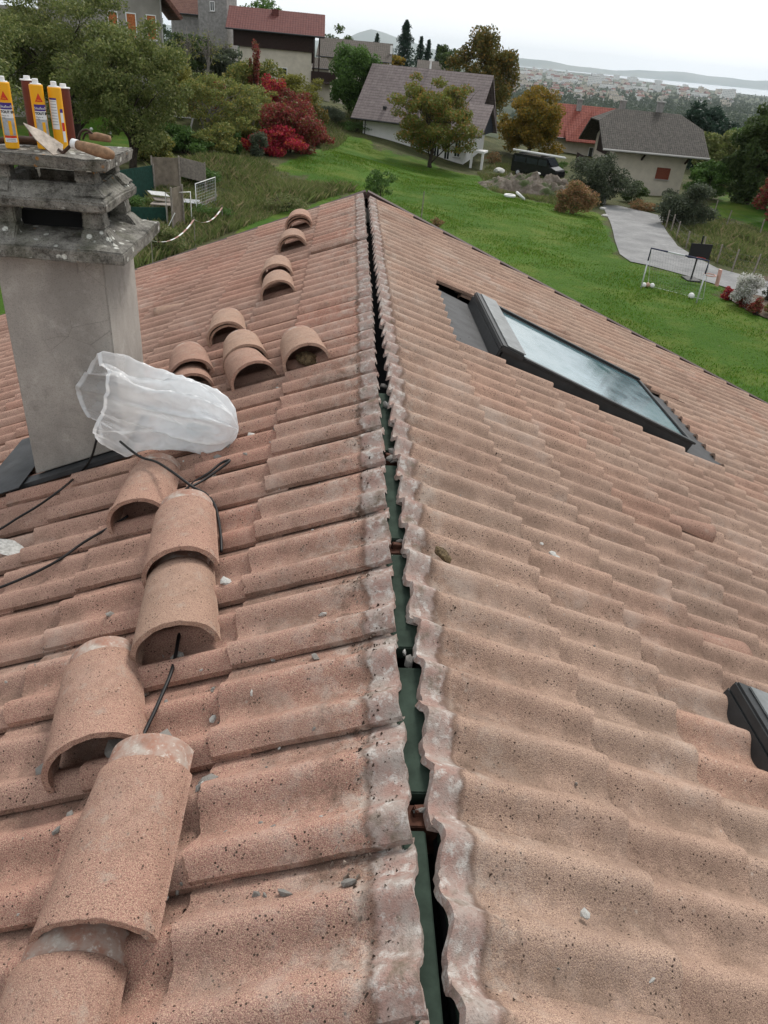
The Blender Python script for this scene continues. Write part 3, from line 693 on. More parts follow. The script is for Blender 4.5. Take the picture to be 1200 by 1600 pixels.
for i in range(nl):
    q_ = i/(nl-1)
    for j in range(na):
        a = 2*pi*j/na
        cut = .26*max(0, cos(a-.70))**1.6-.34*max(0, cos(a-3.45))**1.3-.06*max(0, cos(a-1.7))**3     # the mouth is cut slanting
        s_st = -.20+cut; s = s_st+(1.22-s_st)*q_; s0 = s
        p = Vector((s*1.0, cos(a)*.9, sin(a)*.9))
        pl = abs(mnoise.noise(Vector((s*.9+4, cos(a)*2.3, sin(a)*2.3))))
        k = 1+  .42*(vor(p*1.5+Vector((3, 1, 2)))-.45)+.34*(vor(Vector((s*2.2, cos(a)*3.2, sin(a)*3.2)))-.4)+.08*(vor(p*8)-.4)-.75*(pl-.12)
        flare = 1-.5*max(0, .12-s)
        rr = pr(min(1.22, max(-.3, s0)))*.178*k*flare
        tip = 0
        c_ = A_+ax*(LA*s)+sidev*(.03*(1-s)-.02-.02*tip)
        V.append(tuple(c_+sidev*sin(a)*rr*(1-.35*tip*(sin(a) < 0))+dep*cos(a)*rr*.66)); FA.append(min(1, max(0, (s0-.05)/.5))); HM.append(1.0 if i < 3 else 0.0)
for i in range(nl-1):
    for j in range(na):
        j2 = (j+1) % na; F.append((i*na+j, i*na+j2, (i+1)*na+j2, (i+1)*na+j))
bag = npmesh('plastic_bag', V, F, M['film'], smooth=True, attrs={'far': FA, 'hem': HM}); tag(bag, 'crumpled milky white plastic bag lying open against the chimney foot', 'plastic bag')
M['teal'] = simple('teal plastic', (.08, .20, .22), .5); M['whitepl'] = simple('white plastic', (.75, .75, .74), .45, .05)
q = Vector(Lp(300, 672, .10))
b = MB(); b.lathe([(.028, 0), (.032, .01), (.032, .1), (.02, .12), (.012, .125), (.012, .145)], (0, 0, 0), 14); o = b.build('bottle', M['teal'], smooth=True); o.location = q; o.rotation_euler = (.9, .4, .3); tag(o, 'blurred teal bottle showing through the plastic bag', 'bottle')
b = MB(); b.box((0, 0, 0), (.15, .20, .10), (.3, .2, .4)); o = b.build('packet', M['whitepl'], bevel=.01); o.location = Vector(Lp(322, 655, .10)); tag(o, 'white packet showing faintly inside the right end of the plastic bag', 'packet')

# ---------------------------------------------------------------- sealant cartridges, trowels on the chimney
M['yellow'] = simple('yellow sleeve', (.83, .40, .015), .38, .05, 6); M['lred'] = simple('red print', (.62, .045, .02), .4, .05); M['purple'] = simple('purple print', (.06, .03, .20), .4, .05)
M['lwhite'] = simple('white print', (.78, .78, .77), .4, .05); M['lgrey'] = simple('grey print', (.36, .38, .40), .4, .3, 60); M['black'] = simple('black print', (.02, .02, .022), .5, .05); M['rust'] = simple('brown cartridge', (.15, .035, .022), .4, .15, 8)
TOPZ = .827
def cyl_patch(b, r, a0, a1, z0, z1, n=10):
    vs = []; 
    for i in range(n+1):
        a = a0+(a1-a0)*i/n; vs += [(r*cos(a), r*sin(a), z0), (r*cos(a), r*sin(a), z1)]
    b.add(vs, [(2*i, 2*i+2, 2*i+3, 2*i+1) for i in range(n)]); return b
def wraptext(txt, size, r, am, z, mat, parent, name='lettering', bold=0.0, maxang=1.3):
    cu = bpy.data.curves.new('t', 'FONT'); cu.body = txt; cu.size = size; cu.align_x = 'LEFT'; cu.offset = bold
    to = bpy.data.objects.new('t', cu); COL.objects.link(to); dg = bpy.context.evaluated_depsgraph_get(); me = bpy.data.meshes.new_from_object(to.evaluated_get(dg))
    bpy.data.objects.remove(to)
    bm = bmesh.new(); bm.from_mesh(me)
    for v in bm.verts:
        a = am+v.co.x/r; v.co = Vector(((r+.0006)*cos(a), (r+.0006)*sin(a), z+v.co.y))
    bmesh.ops.delete(bm, geom=[f for f in bm.faces if False], context='FACES')
    bm.to_mesh(me); bm.free(); me.name = name; return link(name, me, parent, mat)
def cartridge(px, py, face, lab, H=.216, r=.0242, lean=(0, 0), back=False):
    P = Vector(atZ(px, py, TOPZ)); e = empty('cartridge', P, 0, lab, 'cartridge', 'yellow sealant cartridges on the chimney cowl')
    b = MB(); b.lathe([(r-.001, 0), (r, .003), (r, H-.004), (r-.001, H-.001), (r-.004, H)], seg=28); b.build('sleeve', M['yellow'], e, smooth=False)
    b = MB(); b.lathe([(.0105, H+.0005), (.0105, H+.016), (.009, H+.018)], seg=14); b.lathe([(r-.005, H+.0003), (r-.006, H+.003)], seg=20); b.build('nozzle_base', M['lwhite'], e)
    f = face   # angle of the label's middle
    def patch(nm, w0, w1, z0, z1, m_, k): b = MB(); cyl_patch(b, r+.0004*k, f+w0*.85/r, f+w1*.85/r, z0*H, z1*H); return b.build(nm, M[m_], e)
    if not back:
        patch('label_band', -.024, .028, .60, .70, 'purple', 2); patch('label_panel', -.024, .028, .47, .599, 'lwhite', 2); patch('label_picture', -.024, .028, .205, .469, 'lgrey', 2)
        patch('label_band', -.024, .028, .165, .20, 'lred', 2); patch('label_panel', -.024, .028, .10, .164, 'lwhite', 2)
        patch('label_bottle', .0, .013, .21, .43, 'yellow', 3)
        wraptext('Sikaflex\u00ae-11', .0115, r+.0012, f-.019/r, .625*H, M['lwhite'], e); wraptext('TOUT EN 1', .0115, r+.0012, f-.019/r, .545*H, M['black'], e, bold=.0006); wraptext('Mastic et\ncolle', .007, r+.0012, f-.018/r, .515*H-.004, M['black'], e)
        for z in (.115, .14): patch('label_line', -.018, .02, z, z+.012, 'lgrey', 3)
        tz = .74*H; b = MB(); n_ = 7
        vs = [((r+.0010)*cos(f+x/r), (r+.0010)*sin(f+x/r), tz+y) for x, y in ((-.014, 0), (0, 0), (.014, 0), (.007, .0135), (0, .029), (-.007, .0135))]
        b.add(vs, [(0, 1, 4, 5), (1, 2, 3, 4)]); b.build('label_triangle', M['lred'], e)
        wraptext('Sika', .0085, r+.0018, f-.0075/r, tz+.003, M['yellow'], e)
    else:
        patch('label_band', -.022, .010, .80, .83, 'purple', 2); patch('label_panel', -.022, .010, .33, .799, 'lwhite', 2)
        for z in np.linspace(.40, .77, 9): patch('label_line', -.019, .007, z, z+.012, 'lgrey', 3)
        patch('label_band', .020, .034, .60, .66, 'purple', 2); patch('label_panel', .020, .034, .12, .599, 'lwhite', 2); patch('label_picture', .021, .034, .30, .44, 'lred', 3)
    return e
cartridge(20, 231, -pi/2+.30, 'yellow sealant cartridge at the left end of the cowl, red triangle on its front')
cartridge(70, 232, -pi/2+.50, 'yellow sealant cartridge in the middle, its front partly behind the trowel blade', H=.214)
cartridge(97, 232, -pi/2+.05, 'yellow sealant cartridge on the right showing its back label of small print', H=.208, back=True)
def brown(px, py, lab, H=.216, r=.0225):
    P = Vector(atZ(px, py, TOPZ)); e = empty('cartridge', P, 0, lab, 'cartridge', 'brown cartridges standing behind the yellow ones')
    b = MB(); b.lathe([(r*.93, 0), (r, .004), (r, H-.003), (r-.002, H)], seg=24); b.build('tube', M['rust'], e)
    b = MB(); b.lathe([(r+.003, H+.0005), (r+.003, H+.004), (.012, H+.005), (.011, H+.016)], seg=20); b.build('nozzle_base', M['lwhite'], e)
brown(57, 224, 'dark brown cartridge with white cap behind the middle yellow one')
brown(110, 225, 'dark brown cartridge behind the right yellow one', H=.196)
M['bladem'] = simple('mortar caked steel', (.36, .31, .26), .55, .4, 40, .3, .001); M['handle'] = simple('worn wooden handle', (.25, .15, .085), .75, .45, 35); M['rusty'] = simple('rusty steel', (.07, .045, .035), .6, .4, 40, .4)
def trowel(A, B, H, lab, L=.17):
    # A blade tip, B blade heel, H handle end (world)
    A, B, H = Vector(A), Vector(B), Vector(H); e = empty('trowel', B, 0, lab, 'trowel')
    a = A-B; n = Vector((0, -.5, 1)); s_ = a.normalized().cross(n).normalized(); up = s_.cross(a.normalized()).normalized(); b = MB(); w = .034
    top = [a+up*.002, a*.6+s_*w*.75+up*.002, a*.12+s_*w+up*.002, Vector((0, 0, .002)), a*.12-s_*w+up*.002, a*.6-s_*w*.75+up*.002]; bot = [v-up*.004 for v in top]
    b.add([tuple(v) for v in top+bot], [(0, 1, 2, 3, 4, 5), (11, 10, 9, 8, 7, 6)]+[(i, (i+1) % 6, 6+(i+1) % 6, 6+i) for i in range(6)]); b.build('blade', M['bladem'], e)
    h = H-B; b = MB(); st = h*.22+Vector((0, 0, .035)); b.tube(spline([a*.12+Vector((0, 0, .002)), Vector((0, 0, .004)), Vector((.012, 0, .012)), st*.7, st]), .006, 8); b.build('shank', M['rusty'], e, smooth=True)
    b = MB(); b.tube([st, st+(h-st)*.12], .0165, 12); b.build('ferrule', M['lwhite'], e, smooth=True)
    b = MB(); d = h-st; b.tube([st+d*.121, st+d*.3, st+d*.6, st+d*.85, st+d*.97, h], [.0155, .018, .021, .02, .014, .004], 14); b.build('handle', M['handle'], e, smooth=True)
    return e
trowel(atY(36, 192, 3.0)+np.array([0, 0, 0]), Vector(atZ(98, 240, TOPZ+.012)), Vector(atZ(178, 243, TOPZ+.03)), 'pointing trowel with a dirty pale blade and wooden handle on the cowl edge')
b = MB(); q1, q2 = Vector(atZ(-20, 221, TOPZ+.012)), Vector(atZ(56, 220, TOPZ+.016)); b.tube(spline([q1, (q1+q2)/2+Vector((0, 0, .004)), q2]), [.012]*8+[.015]*9, 10); tag(b.build('rod', M['rusty'], smooth=True), 'dark rusty bar lying behind the left cartridge', 'bar')
e = empty('hand_tool', Vector(atZ(140, 222, TOPZ)), 0, 'grey hand tool with a curled wire lying behind the trowel handle', 'hand tool')
b = MB(); b.tube([(0, 0, .02), (.03, .01, .022), (.085, .0, .018)], [.012, .017, .013], 10); b.build('handle', M['handle'], e, smooth=True)
b = MB(); b.tube(spline([(-.045, 0, .008), (-.03, 0, .035), (-.005, 0, .045), (.015, 0, .03), (.005, 0, .012)]), .005, 8); b.build('wire_loop', M['rusty'], e, smooth=True)
b = MB(); b.tube(spline([(-.03, .01, .006), (-.015, .012, .03), (.01, .012, .032)]), .004, 8); b.build('wire_loop', M['rusty'], e, smooth=True)
# white mortar smear on a tile left
u, v = onL(20, 860, .03)

place(lump('mortar_smear', .075, M['chipw'], 4, (1.5, .8, .07), 3), 'mortar_smear', LP(u, v, .045), 'pale dried mortar smear on the tiles at the left edge', 'mortar smear', rot=(0, R(22), .5))
# ================================================================ the land
CTRL = []
def ctl(px, py, z): P = atZ(px, py, z); CTRL.append((P[0], P[1], z))
for q in ((0, 0, -7.3), (12, 8, -7.5), (-10, 5, -7.0), (8, 20, -7.3), (-8, 20, -6.9), (25, 15, -7.7), (-25, 15, -6.3), (-30, -20, -6), (30, -20, -8.5), (0, -30, -7), (10, 30, -7.3)): CTRL.append(q)
for q in ((1087, 470, -7.3), (1003, 451, -7.3), (1190, 590, -7.4), (700, 300, -7.1), (566, 217, -6.5), (620, 240, -7.2), (680, 262, -7.9), (740, 272, -8.4), (950, 325, -8.0), (1050, 400, -7.6), (1180, 445, -7.8), (1040, 305, -8.9),
          (960, 290, -8.9), (1150, 310, -7.6), (1165, 370, -8.0), (880, 310, -7.9), (800, 290, -8.0), (300, 330, -6.7), (205, 262, -6.0), (130, 235, -5.7), (470, 240, -6.1), (470, 152, -3.9), (560, 180, -5.2), (210, 130, -3.2), (310, 108, -2.2), (380, 180, -4.9), (-100, 250, -5.5), (420, 310, -6.7)): ctl(*q)
CT = np.array(CTRL)
def zt(X, Y):
    X = np.asarray(X, float); Y = np.asarray(Y, float)
    d2 = (X[..., None]-CT[:, 0])**2+(Y[..., None]-CT[:, 1])**2
    wgt = 1/(d2+20.)**2; near = (wgt*CT[:, 2]).sum(-1)/wgt.sum(-1)
    r = np.hypot(X, Y); az = np.arctan2(X, Y)
    hill = -9.5-(r-95)*.075                       # falls away to the right and ahead
    left = -3.0+(r-100)*.02
    k = np.clip((az+.12)/.22, 0, 1); k = k*k*(3-2*k)
    back = left*(1-k)+hill*k
    t_ = np.clip((r-95)/55, 0, 1); t_ = t_*t_*(3-2*t_)
    z = near*(1-t_)+back*t_
    t2 = np.clip((r-160)/1000, 0, 1); t2 = t2*t2*(3-2*t2)
    z = z*(1-t2)+(-80)*t2
    return np.maximum(z, -80.)
_T1 = np.geomspace(6, 40000, 900)
def G(px, py):
    d = ray(px, py); d = d/np.linalg.norm(d); T = _T1
    for _ in range(3):
        P = CAM+d*T[:, None]; q = P[:, 2] <= zt(P[:, 0], P[:, 1]); k = int(np.argmax(q)) if q.any() else len(T)-1; k = max(1, k); T = np.linspace(T[k-1], T[k], 24)
    P = CAM+d*T[12]; return Vector((P[0], P[1], float(zt(P[0], P[1]))))
def gz(x, y): return float(zt(x, y))
def inpoly(px, py, poly):
    r = np.zeros(np.shape(px), bool); n = len(poly); j = n-1
    for i in range(n):
        xi, yi = poly[i][:2]; xj, yj = poly[j][:2]
        c = ((yi > py) != (yj > py)) & (px < (xj-xi)*(py-yi)/(yj-yi+1e-12)+xi); r ^= c; j = i
    return r
def grid(n, lim, p=3.2):
    s = np.linspace(-1, 1, n); return np.sinh(s*p)/np.sinh(p)*lim
gx = grid(300, 24000, 8.2); gy = grid(320, 26000, 8.2)
XX, YY = np.meshgrid(gx, gy, indexing='ij'); ZZ = zt(XX, YY)
ii = np.arange(XX.size).reshape(XX.shape)
F = np.stack([ii[:-1, :-1], ii[1:, :-1], ii[1:, 1:], ii[:-1, 1:]], -1).reshape(-1, 4)
def pxpoly(pts): return [G(*p) for p in pts]
lawn = pxpoly([(420, 262), (500, 235), (545, 200), (575, 222), (640, 245), (745, 275), (770, 300), (860, 318), (930, 330), (962, 395), (1010, 413), (1140, 448), (1135, 465), (1205, 500), (1300, 640), (1400, 1100), (0, 1500), (-900, 900), (-300, 470), (0, 400), (215, 420), (370, 362), (460, 325), (560, 300), (470, 280)])
m_l = inpoly(XX, YY, lawn); 
orch = pxpoly([(-200, 215), (60, 190), (240, 175), (255, 230), (160, 262), (0, 265), (-300, 330)])
m_l |= inpoly(XX, YY, orch)
mound_l = pxpoly([(1120, 305), (1150, 298), (1260, 330), (1300, 400), (1210, 372), (1140, 345), (1100, 325)]); m_l |= inpoly(XX, YY, mound_l)
FARW = (np.hypot(XX, YY) > 160)
t = NT('grass land'); at = t.attr('lawn'); md = t.math('ADD', at, t.ramp(t.noise(.9, 4, .6), .3, .7, -.35, .35)); k = t.ramp(md, .4, .6)
g = t.mix(t.ramp(t.noise(.16, 4, .55), .35, .65), (.045, .12, .008), (.085, .17, .014)); g = t.mix(t.ramp(t.noise(2.2, 5, .7), .35, .7, 0, .55), g, (.085, .15, .02)); g = t.mix(t.ramp(t.noise(14, 4, .7), .35, .62, .6, 0), g, (.018, .05, .006))
g = t.mix(t.ramp(t.noise(.32, 4, .65), .48, .66, 0, .55), g, (.15, .17, .035)); g = t.mix(t.math('MULTIPLY', t.ramp(t.voro(2.6), .07, .1, 1, 0), t.ramp(t.noise(.8, 2), .6, .66, 0, .8)), g, (.25, .22, .16))
r_ = t.mix(t.ramp(t.noise(.5, 5, .65), .35, .65), (.045, .065, .02), (.12, .125, .05)); r_ = t.mix(t.ramp(t.noise(4, 5, .7), .4, .65), r_, (.055, .05, .025)); r_ = t.mix(t.ramp(t.noise(1.4, 4), .6, .75, 0, .6), r_, (.17, .14, .075))
fw = t.mix(t.ramp(t.noise(.004, 5, .6), .4, .62), (.022, .034, .016), (.07, .085, .035)); base_ = t.mix(t.attr('farw'), t.mix(k, r_, g), fw)
t.color(base_); t.bump(t.math('ADD', t.noise(22, 5, .75), t.noise(5, 4, .7)), .9, .06); t.set(Specular_IOR_Level=.1); M['land'] = t.m
ter = npmesh('ground', np.stack([XX, YY, ZZ], -1).reshape(-1, 3), F, M['land'], smooth=True, attrs={'lawn': m_l.astype(float).ravel(), 'farw': FARW.astype(float).ravel()}); tag(ter, 'green lawn and rough meadow falling away to the plain', kind='structure')

# sheets that follow the ground
def sheet(name, poly, mat, dz, kind='structure', lab=None, step=.6):
    P = [(p[0], p[1]) for p in poly]; xs = [p[0] for p in P]; ys = [p[1] for p in P]
    bm = bmesh.new(); vs = [bm.verts.new((x, y, 0)) for x, y in P]; f = bm.faces.new(vs)
    bmesh.ops.triangulate(bm, faces=[f])
    for _ in range(7):
        es = [e for e in bm.edges if e.calc_length() > step*2]
        if not es: break
        bmesh.ops.subdivide_edges(bm, edges=es, cuts=1); bmesh.ops.triangulate(bm, faces=[f for f in bm.faces if len(f.verts) > 3])
    for v in bm.verts: v.co.z = gz(v.co.x, v.co.y)+dz
    me = bpy.data.meshes.new(name); bm.normal_update(); bm.to_mesh(me); bm.free(); 
    return tag(link(name, me, None, mat, True), lab, kind=kind)
t = NT('worn tarmac'); c = t.mix(t.ramp(t.noise(.7, 5, .6), .35, .65), (.17, .17, .17), (.26, .26, .255)); c = t.mix(t.ramp(t.noise(6, 5, .7), .5, .7, 0, .5), c, (.11, .11, .11)); c = t.mix(t.math('MULTIPLY', t.ramp(t.noise(.5, 4, .6, (1, 1.6, 1)), .60, .66), t.ramp(t.noise(3, 4), .45, .6)), c, (.32, .32, .31))
t.color(c).bump(t.noise(60, 4), .4, .01); M['tarmac'] = t.m
sheet('driveway', pxpoly([(942, 322), (952, 345), (960, 375), (968, 398), (985, 410), (1010, 415), (1080, 434), (1140, 452), (1260, 480), (1290, 452), (1200, 441), (1120, 420), (1085, 402), (1058, 385), (1045, 368), (1035, 350), (1050, 342), (1000, 330), (965, 322)]), M['tarmac'], .05, lab='grey worn tarmac driveway')
M['soil'] = simple('bare soil', (.085, .06, .04), .95, .4, 3, 0, .03)
sheet('flower_bed', pxpoly([(1128, 462), (1140, 444), (1180, 430), (1260, 440), (1300, 520), (1215, 505), (1170, 488)]), M['soil'], .04, lab='dark soil of the flower bed')
t = NT('lake water'); t.color((.30, .36, .40)); t.set(Roughness=.25, Specular_IOR_Level=.5); M['lake'] = t.m
def hz(px): return 72+(px-551)*math.tan(R(5.5))
def atD(px, D, z=-79.5): return atZ(px, hz(px)+D, z)
lk = [atD(925, 7.8), atD(960, 9.0), atD(1000, 11), atD(1060, 13), (atD(1110, 15)), atD(1160, 16), atD(1230, 17), atD(1400, 20), atD(1900, 20), atD(2000, 6.0), atD(1400, 6.0), atD(1100, 6), atD(900, 6), atD(700, 6.2), atD(760, 7)]
b = MB(); b.poly([(p[0], p[1], -79.3) for p in lk]); o = b.build('lake', M['lake']); tag(o, 'pale lake beyond the town', kind='structure')
if o.data.polygons[0].normal.z < 0: o.data.flip_normals()
t = NT('far hills'); t.color(t.mix(t.ramp(t.noise(.0006, 4), .4, .6), (.06, .09, .07), (.12, .14, .11))); M['hills'] = t.m
# distant shore and mountains
V = []; F = []; n = 150
for k in range(n):
    px = -600+(2700)*k/(n-1)
    f = 4.5+2.5*sin(px*.011)+1.6*sin(px*.031+1)+.8*sin(px*.09)+5*math.exp(-((px-1080)/90)**2)+22*math.exp(-((px-585)/52)**2)*(1+.1*sin(px*.08))
    R0, R1 = atD(px, 5.6, -80), atD(px, 5.6, -80); dv = Vector((R0[0], R0[1], 0)).normalized(); D0 = 21500
    D1 = D0+1500; D2 = D0+5000; zt_ = 1.25+f*D1/1604
    for (D, z) in ((D0-300, -82), (D0+500, -80+.45*(zt_+80)), (D1, zt_), (D2, zt_*.9), (D2+1500, -82)): V.append((dv.x*D, dv.y*D, z))
for k in range(n-1):
    for j in range(4): F.append((k*5+j, (k+1)*5+j, (k+1)*5+j+1, k*5+j+1))
o = npmesh('far_hills', V, F, M['hills'], smooth=True); tag(o, 'blue hills on the far shore', kind='structure')

# ================================================================ foliage
def leafmat(name, cols, rough=.7, dark=.0):
    t = NT(name); i = t.island(); c = t.mix(t.ramp(i, .0, 1.0), cols[0], cols[1])
    if len(cols) > 2: c = t.mix(t.ramp(t.math('FRACT', t.math('MULTIPLY', i, 7.31)), .72, .8), c, cols[2])
    c = t.mix(t.ramp(t.noise(.55, 3), .35, .7, 0, .35), c, tuple(x*1.5 for x in cols[1])); 
    t.color(c); t.set(Roughness=.6, Specular_IOR_Level=.3)
    tr = t.n('ShaderNodeBsdfTranslucent'); t.l(c, tr.inputs[0]); mx_ = t.n('ShaderNodeMixShader'); mx_.inputs[0].default_value = .36
    t.l(t.b.outputs[0], mx_.inputs[1]); t.l(tr.outputs[0], mx_.inputs[2]); t.l(mx_.outputs[0], t.t.nodes['Material Output'].inputs[0]); return t.m
LM = {
 'walnut': leafmat('olive leaves', [(0.073, 0.104, 0.027), (0.171, 0.201, 0.061), (0.268, 0.268, 0.098)]),
 'apple': leafmat('pale green leaves', [(0.091, 0.122, 0.027), (0.207, 0.232, 0.067), (0.342, 0.281, 0.073)]),
 'dark': leafmat('dark green leaves', [(0.032, 0.059, 0.020), (0.085, 0.122, 0.037)]),
 'grey': leafmat('grey green leaves', [(0.043, 0.061, 0.037), (0.104, 0.122, 0.073)]),
 'laurel': leafmat('glossy green leaves', [(0.037, 0.085, 0.017), (0.104, 0.183, 0.043)]),
 'cherry': leafmat('turning leaves', [(0.085, 0.122, 0.022), (0.183, 0.195, 0.043), (0.305, 0.159, 0.043)]),
 'orange': leafmat('amber leaves', [(0.122, 0.110, 0.017), (0.305, 0.183, 0.024), (0.085, 0.110, 0.024)]),
 'oak': leafmat('bronze green leaves', [(0.061, 0.063, 0.017), (0.134, 0.122, 0.030), (0.232, 0.134, 0.030)]),
 'red': leafmat('crimson leaves', [(0.183, 0.012, 0.027), (0.439, 0.030, 0.061), (0.464, 0.146, 0.037)]),
 'redb': leafmat('dull red leaves', [(0.122, 0.022, 0.024), (0.293, 0.061, 0.049), (0.146, 0.134, 0.037)]),
 'yellow': leafmat('yellow green leaves', [(0.122, 0.134, 0.024), (0.256, 0.244, 0.055)]),
 'conifer': leafmat('blue green needles', [(0.015, 0.034, 0.024), (0.037, 0.067, 0.044)]),
 'dry': leafmat('dry reddish stalks', [(0.195, 0.104, 0.049), (0.342, 0.207, 0.104), (0.122, 0.146, 0.049)]),
 'white': leafmat('white asters', [(0.366, 0.366, 0.329), (0.750, 0.732, 0.708), (0.122, 0.146, 0.061)]),
 'far': leafmat('distant foliage', [(0.030, 0.051, 0.027), (0.061, 0.088, 0.043)]),
 'meadow': leafmat('meadow blades', [(0.061, 0.104, 0.022), (0.171, 0.195, 0.067), (0.268, 0.220, 0.122)]),
}
M['bark'] = simple('bark', (.045, .034, .026), .95, .4, 9, 0, .02); M['barkpale'] = simple('pale bark', (.20, .18, .16), .95, .4, 6, 0, .02)
def leaves(C, S, sz, asp=.55, up=.0):
    """quads at centres C with half sizes S"""
    n = len(C); a = rng.normal(size=(n, 3)); a[:, 2] *= (1-up); a /= np.linalg.norm(a, axis=1)[:, None]; b_ = rng.normal(size=(n, 3)); b_ -= (b_*a).sum(1)[:, None]*a; b_ /= np.linalg.norm(b_, axis=1)[:, None]
    s = (S*sz)[:, None]; A = a*s; B = b_*s*asp
    V = np.stack([C-A, C-B*.9+A*.1, C+A, C+B*.9+A*.1], 1).reshape(-1, 3); F = np.arange(4*n).reshape(n, 4); return V, F
def crown_pts(n, ctr, rad, clumps=40, cr=.30, hollow=.45, flat=1.0, seed=None):
    ctr = np.array(ctr, float); rad = np.array(rad, float)
    d = rng.normal(size=(clumps, 3)); d /= np.linalg.norm(d, axis=1)[:, None]
    rr = hollow+(1-hollow)*rng.random(clumps)**.6; cc = d*rr[:, None]*(.72+.4*rng.random((clumps, 1))); 
    cs = cr*(.6+.8*rng.random(clumps))
    pick = rng.choice(clumps, n, p=cs**2/(cs**2).sum()); g_ = rng.normal(size=(n, 3)); g_ /= np.linalg.norm(g_, axis=1)[:, None]; g_ *= (rng.random(n)**.45)[:, None]
    P = cc[pick]+g_*cs[pick][:, None]*np.array([1, 1, .75*flat]); return ctr+P*rad
def limbs(b, base, top, r0, ctr, rad, n=9, seed=0, fork=.3, fine=2):
    rnd = random.Random(seed); base, top = Vector(base), Vector(top); H = (top-base)
    pts = [base+H*f+Vector((rnd.uniform(-1, 1), rnd.uniform(-1, 1), 0))*r0*(.9 if 0 < f < 1 else 0) for f in (0, .12, .3, .5, .75, 1)]
    b.tube(pts, [r0*1.5, r0*1.05, r0*.9, r0*.7, r0*.4, r0*.12], 9)
    for k in range(n):
        f = fork+(1-fork)*k/n*.8; p = base+H*f; a = 2.4*k+rnd.uniform(-.5, .5)
        e = Vector(ctr)+Vector((cos(a)*rad[0]*rnd.uniform(.4, .8), sin(a)*rad[1]*rnd.uniform(.4, .8), rad[2]*rnd.uniform(-.4, .5)))
        mid = (p+e)/2+Vector((0, 0, (e-p).length*rnd.uniform(.02, .16))); r1 = r0*.5*(1-f*.5); L_ = spline([p, p*.6+mid*.4, mid, e], 3)
        b.tube(L_, [r1*(1-.85*i/(len(L_)-1)) for i in range(len(L_))], 6)
        for q in range(fine):
            s = L_[len(L_)//3+q*2]; e2 = s+(e-p)*rnd.uniform(.15, .35)+Vector((rnd.uniform(-1, 1), rnd.uniform(-1, 1), rnd.uniform(-.2, .6)))*rad[2]*.2
            b.tube([s, (s+e2)/2+Vector((0, 0, .1)), e2], [r1*.4, r1*.25, r1*.06], 5)
    return b
def tree(name, base, h, rad, lm, n, leaf, lab, cat='tree', group=None, trunk=.18, clumps=45, cr=.28, crz=None, hollow=.4, lean=(0, 0), bark='bark', nl=9, fork=.3, cutz=None, up=0, asp=.55, fine=2):
    base = Vector(base); e = empty(name, base, 0, lab, cat, group)
    cz = crz if crz is not None else h-rad[2]
    ctr = (lean[0], lean[1], cz)
    b = MB(); limbs(b, (0, 0, -.25), (lean[0]*.9, lean[1]*.9, h-rad[2]*.75), trunk, ctr, rad, nl, hash(lab) % 999 if False else len(lab)*7+n % 97, fork, fine); b.build('trunk', M[bark], e, smooth=True)
    P = crown_pts(n, ctr, rad, clumps, cr, hollow)
    P = P[P[:, 2] > .05]; V, F = leaves(P, .6+.8*rng.random(len(P)), leaf, asp, up); npmesh('crown', V, F, LM[lm], e)
    return e
def bush(name, base, rad, lm, n, leaf, lab, cat='shrub', group=None, clumps=22, cr=.42, up=0, asp=.55, sink=.25, hollow=.3, stems=5):
    base = Vector(base); e = empty(name, base, 0, lab, cat, group)
    P = crown_pts(n, (0, 0, rad[2]*(1-sink)), rad, clumps, cr, hollow); P = P[P[:, 2] > -.05]; V, F = leaves(P, .6+.8*rng.random(len(P)), leaf, asp, up); npmesh('foliage', V, F, LM[lm], e)
    b = MB(); rnd = random.Random(n)
    for k in range(stems):
        a = k*2.4; b.tube([(cos(a)*.08, sin(a)*.08, -.1), (cos(a)*rad[0]*.2, sin(a)*rad[1]*.2, rad[2]*.6), (cos(a)*rad[0]*.5, sin(a)*rad[1]*.5, rad[2]*1.3)], [.04, .03, .008], 5)
    b.build('stem', M['bark'], e, smooth=True); return e
def at_d(px, py, d):    # point on the sight line at horizontal distance d
    r_ = ray(px, py); k = d/math.hypot(r_[0], r_[1]); return CAM+r_*k
def hgt(px, py, base): # height above base where the pixel's sight line passes over the base
    P = at_d(px, py, math.hypot(base[0]-CAM[0], base[1]-CAM[1])); return P[2]-base[2]

# --- left: the big old fruit trees
p = G(128, 236); tree('walnut_tree', p, 8.8, (5.8, 4.2, 3.8), 'walnut', 56000, .085, 'huge dark olive tree with forked trunk standing behind the yellow cartridges', trunk=.26, clumps=110, cr=.2, crz=5.0, lean=(-1.6, 1.2), nl=16, fork=.2, hollow=.25, fine=4)
p = G(208, 268); tree('walnut_tree', p, 7.8, (3.7, 3.0, 3.3), 'walnut', 36000, .085, 'dark olive tree with a v shaped trunk just right of the cowl top', trunk=.20, clumps=80, cr=.22, crz=4.5, lean=(.0, .4), nl=13, fork=.12, hollow=.25, fine=4)
p = G(-60, 250); tree('walnut_tree', p, 8.5, (4.0, 3.5, 3.4), 'walnut', 20000, .09, 'dark olive tree cut off by the left edge behind the left cartridge', trunk=.22, clumps=60, cr=.25, crz=5.0)
p = G(310, 232); tree('apple_tree', p, 4.6, (3.3, 2.4, 1.9), 'apple', 11000, .085, 'crooked old apple tree with a pale leaning trunk beside the wooden frame', trunk=.16, clumps=60, cr=.2, crz=2.9, lean=(1.4, .3), bark='barkpale', nl=14, fork=.25, hollow=.35, fine=4)
p = G(395, 225); tree('apple_tree', p, 4.0, (2.6, 2.0, 1.6), 'apple', 8000, .085, 'small sparse fruit tree left of the crimson creeper', trunk=.10, clumps=42, cr=.22, crz=2.4, nl=10, bark='barkpale', fine=3)
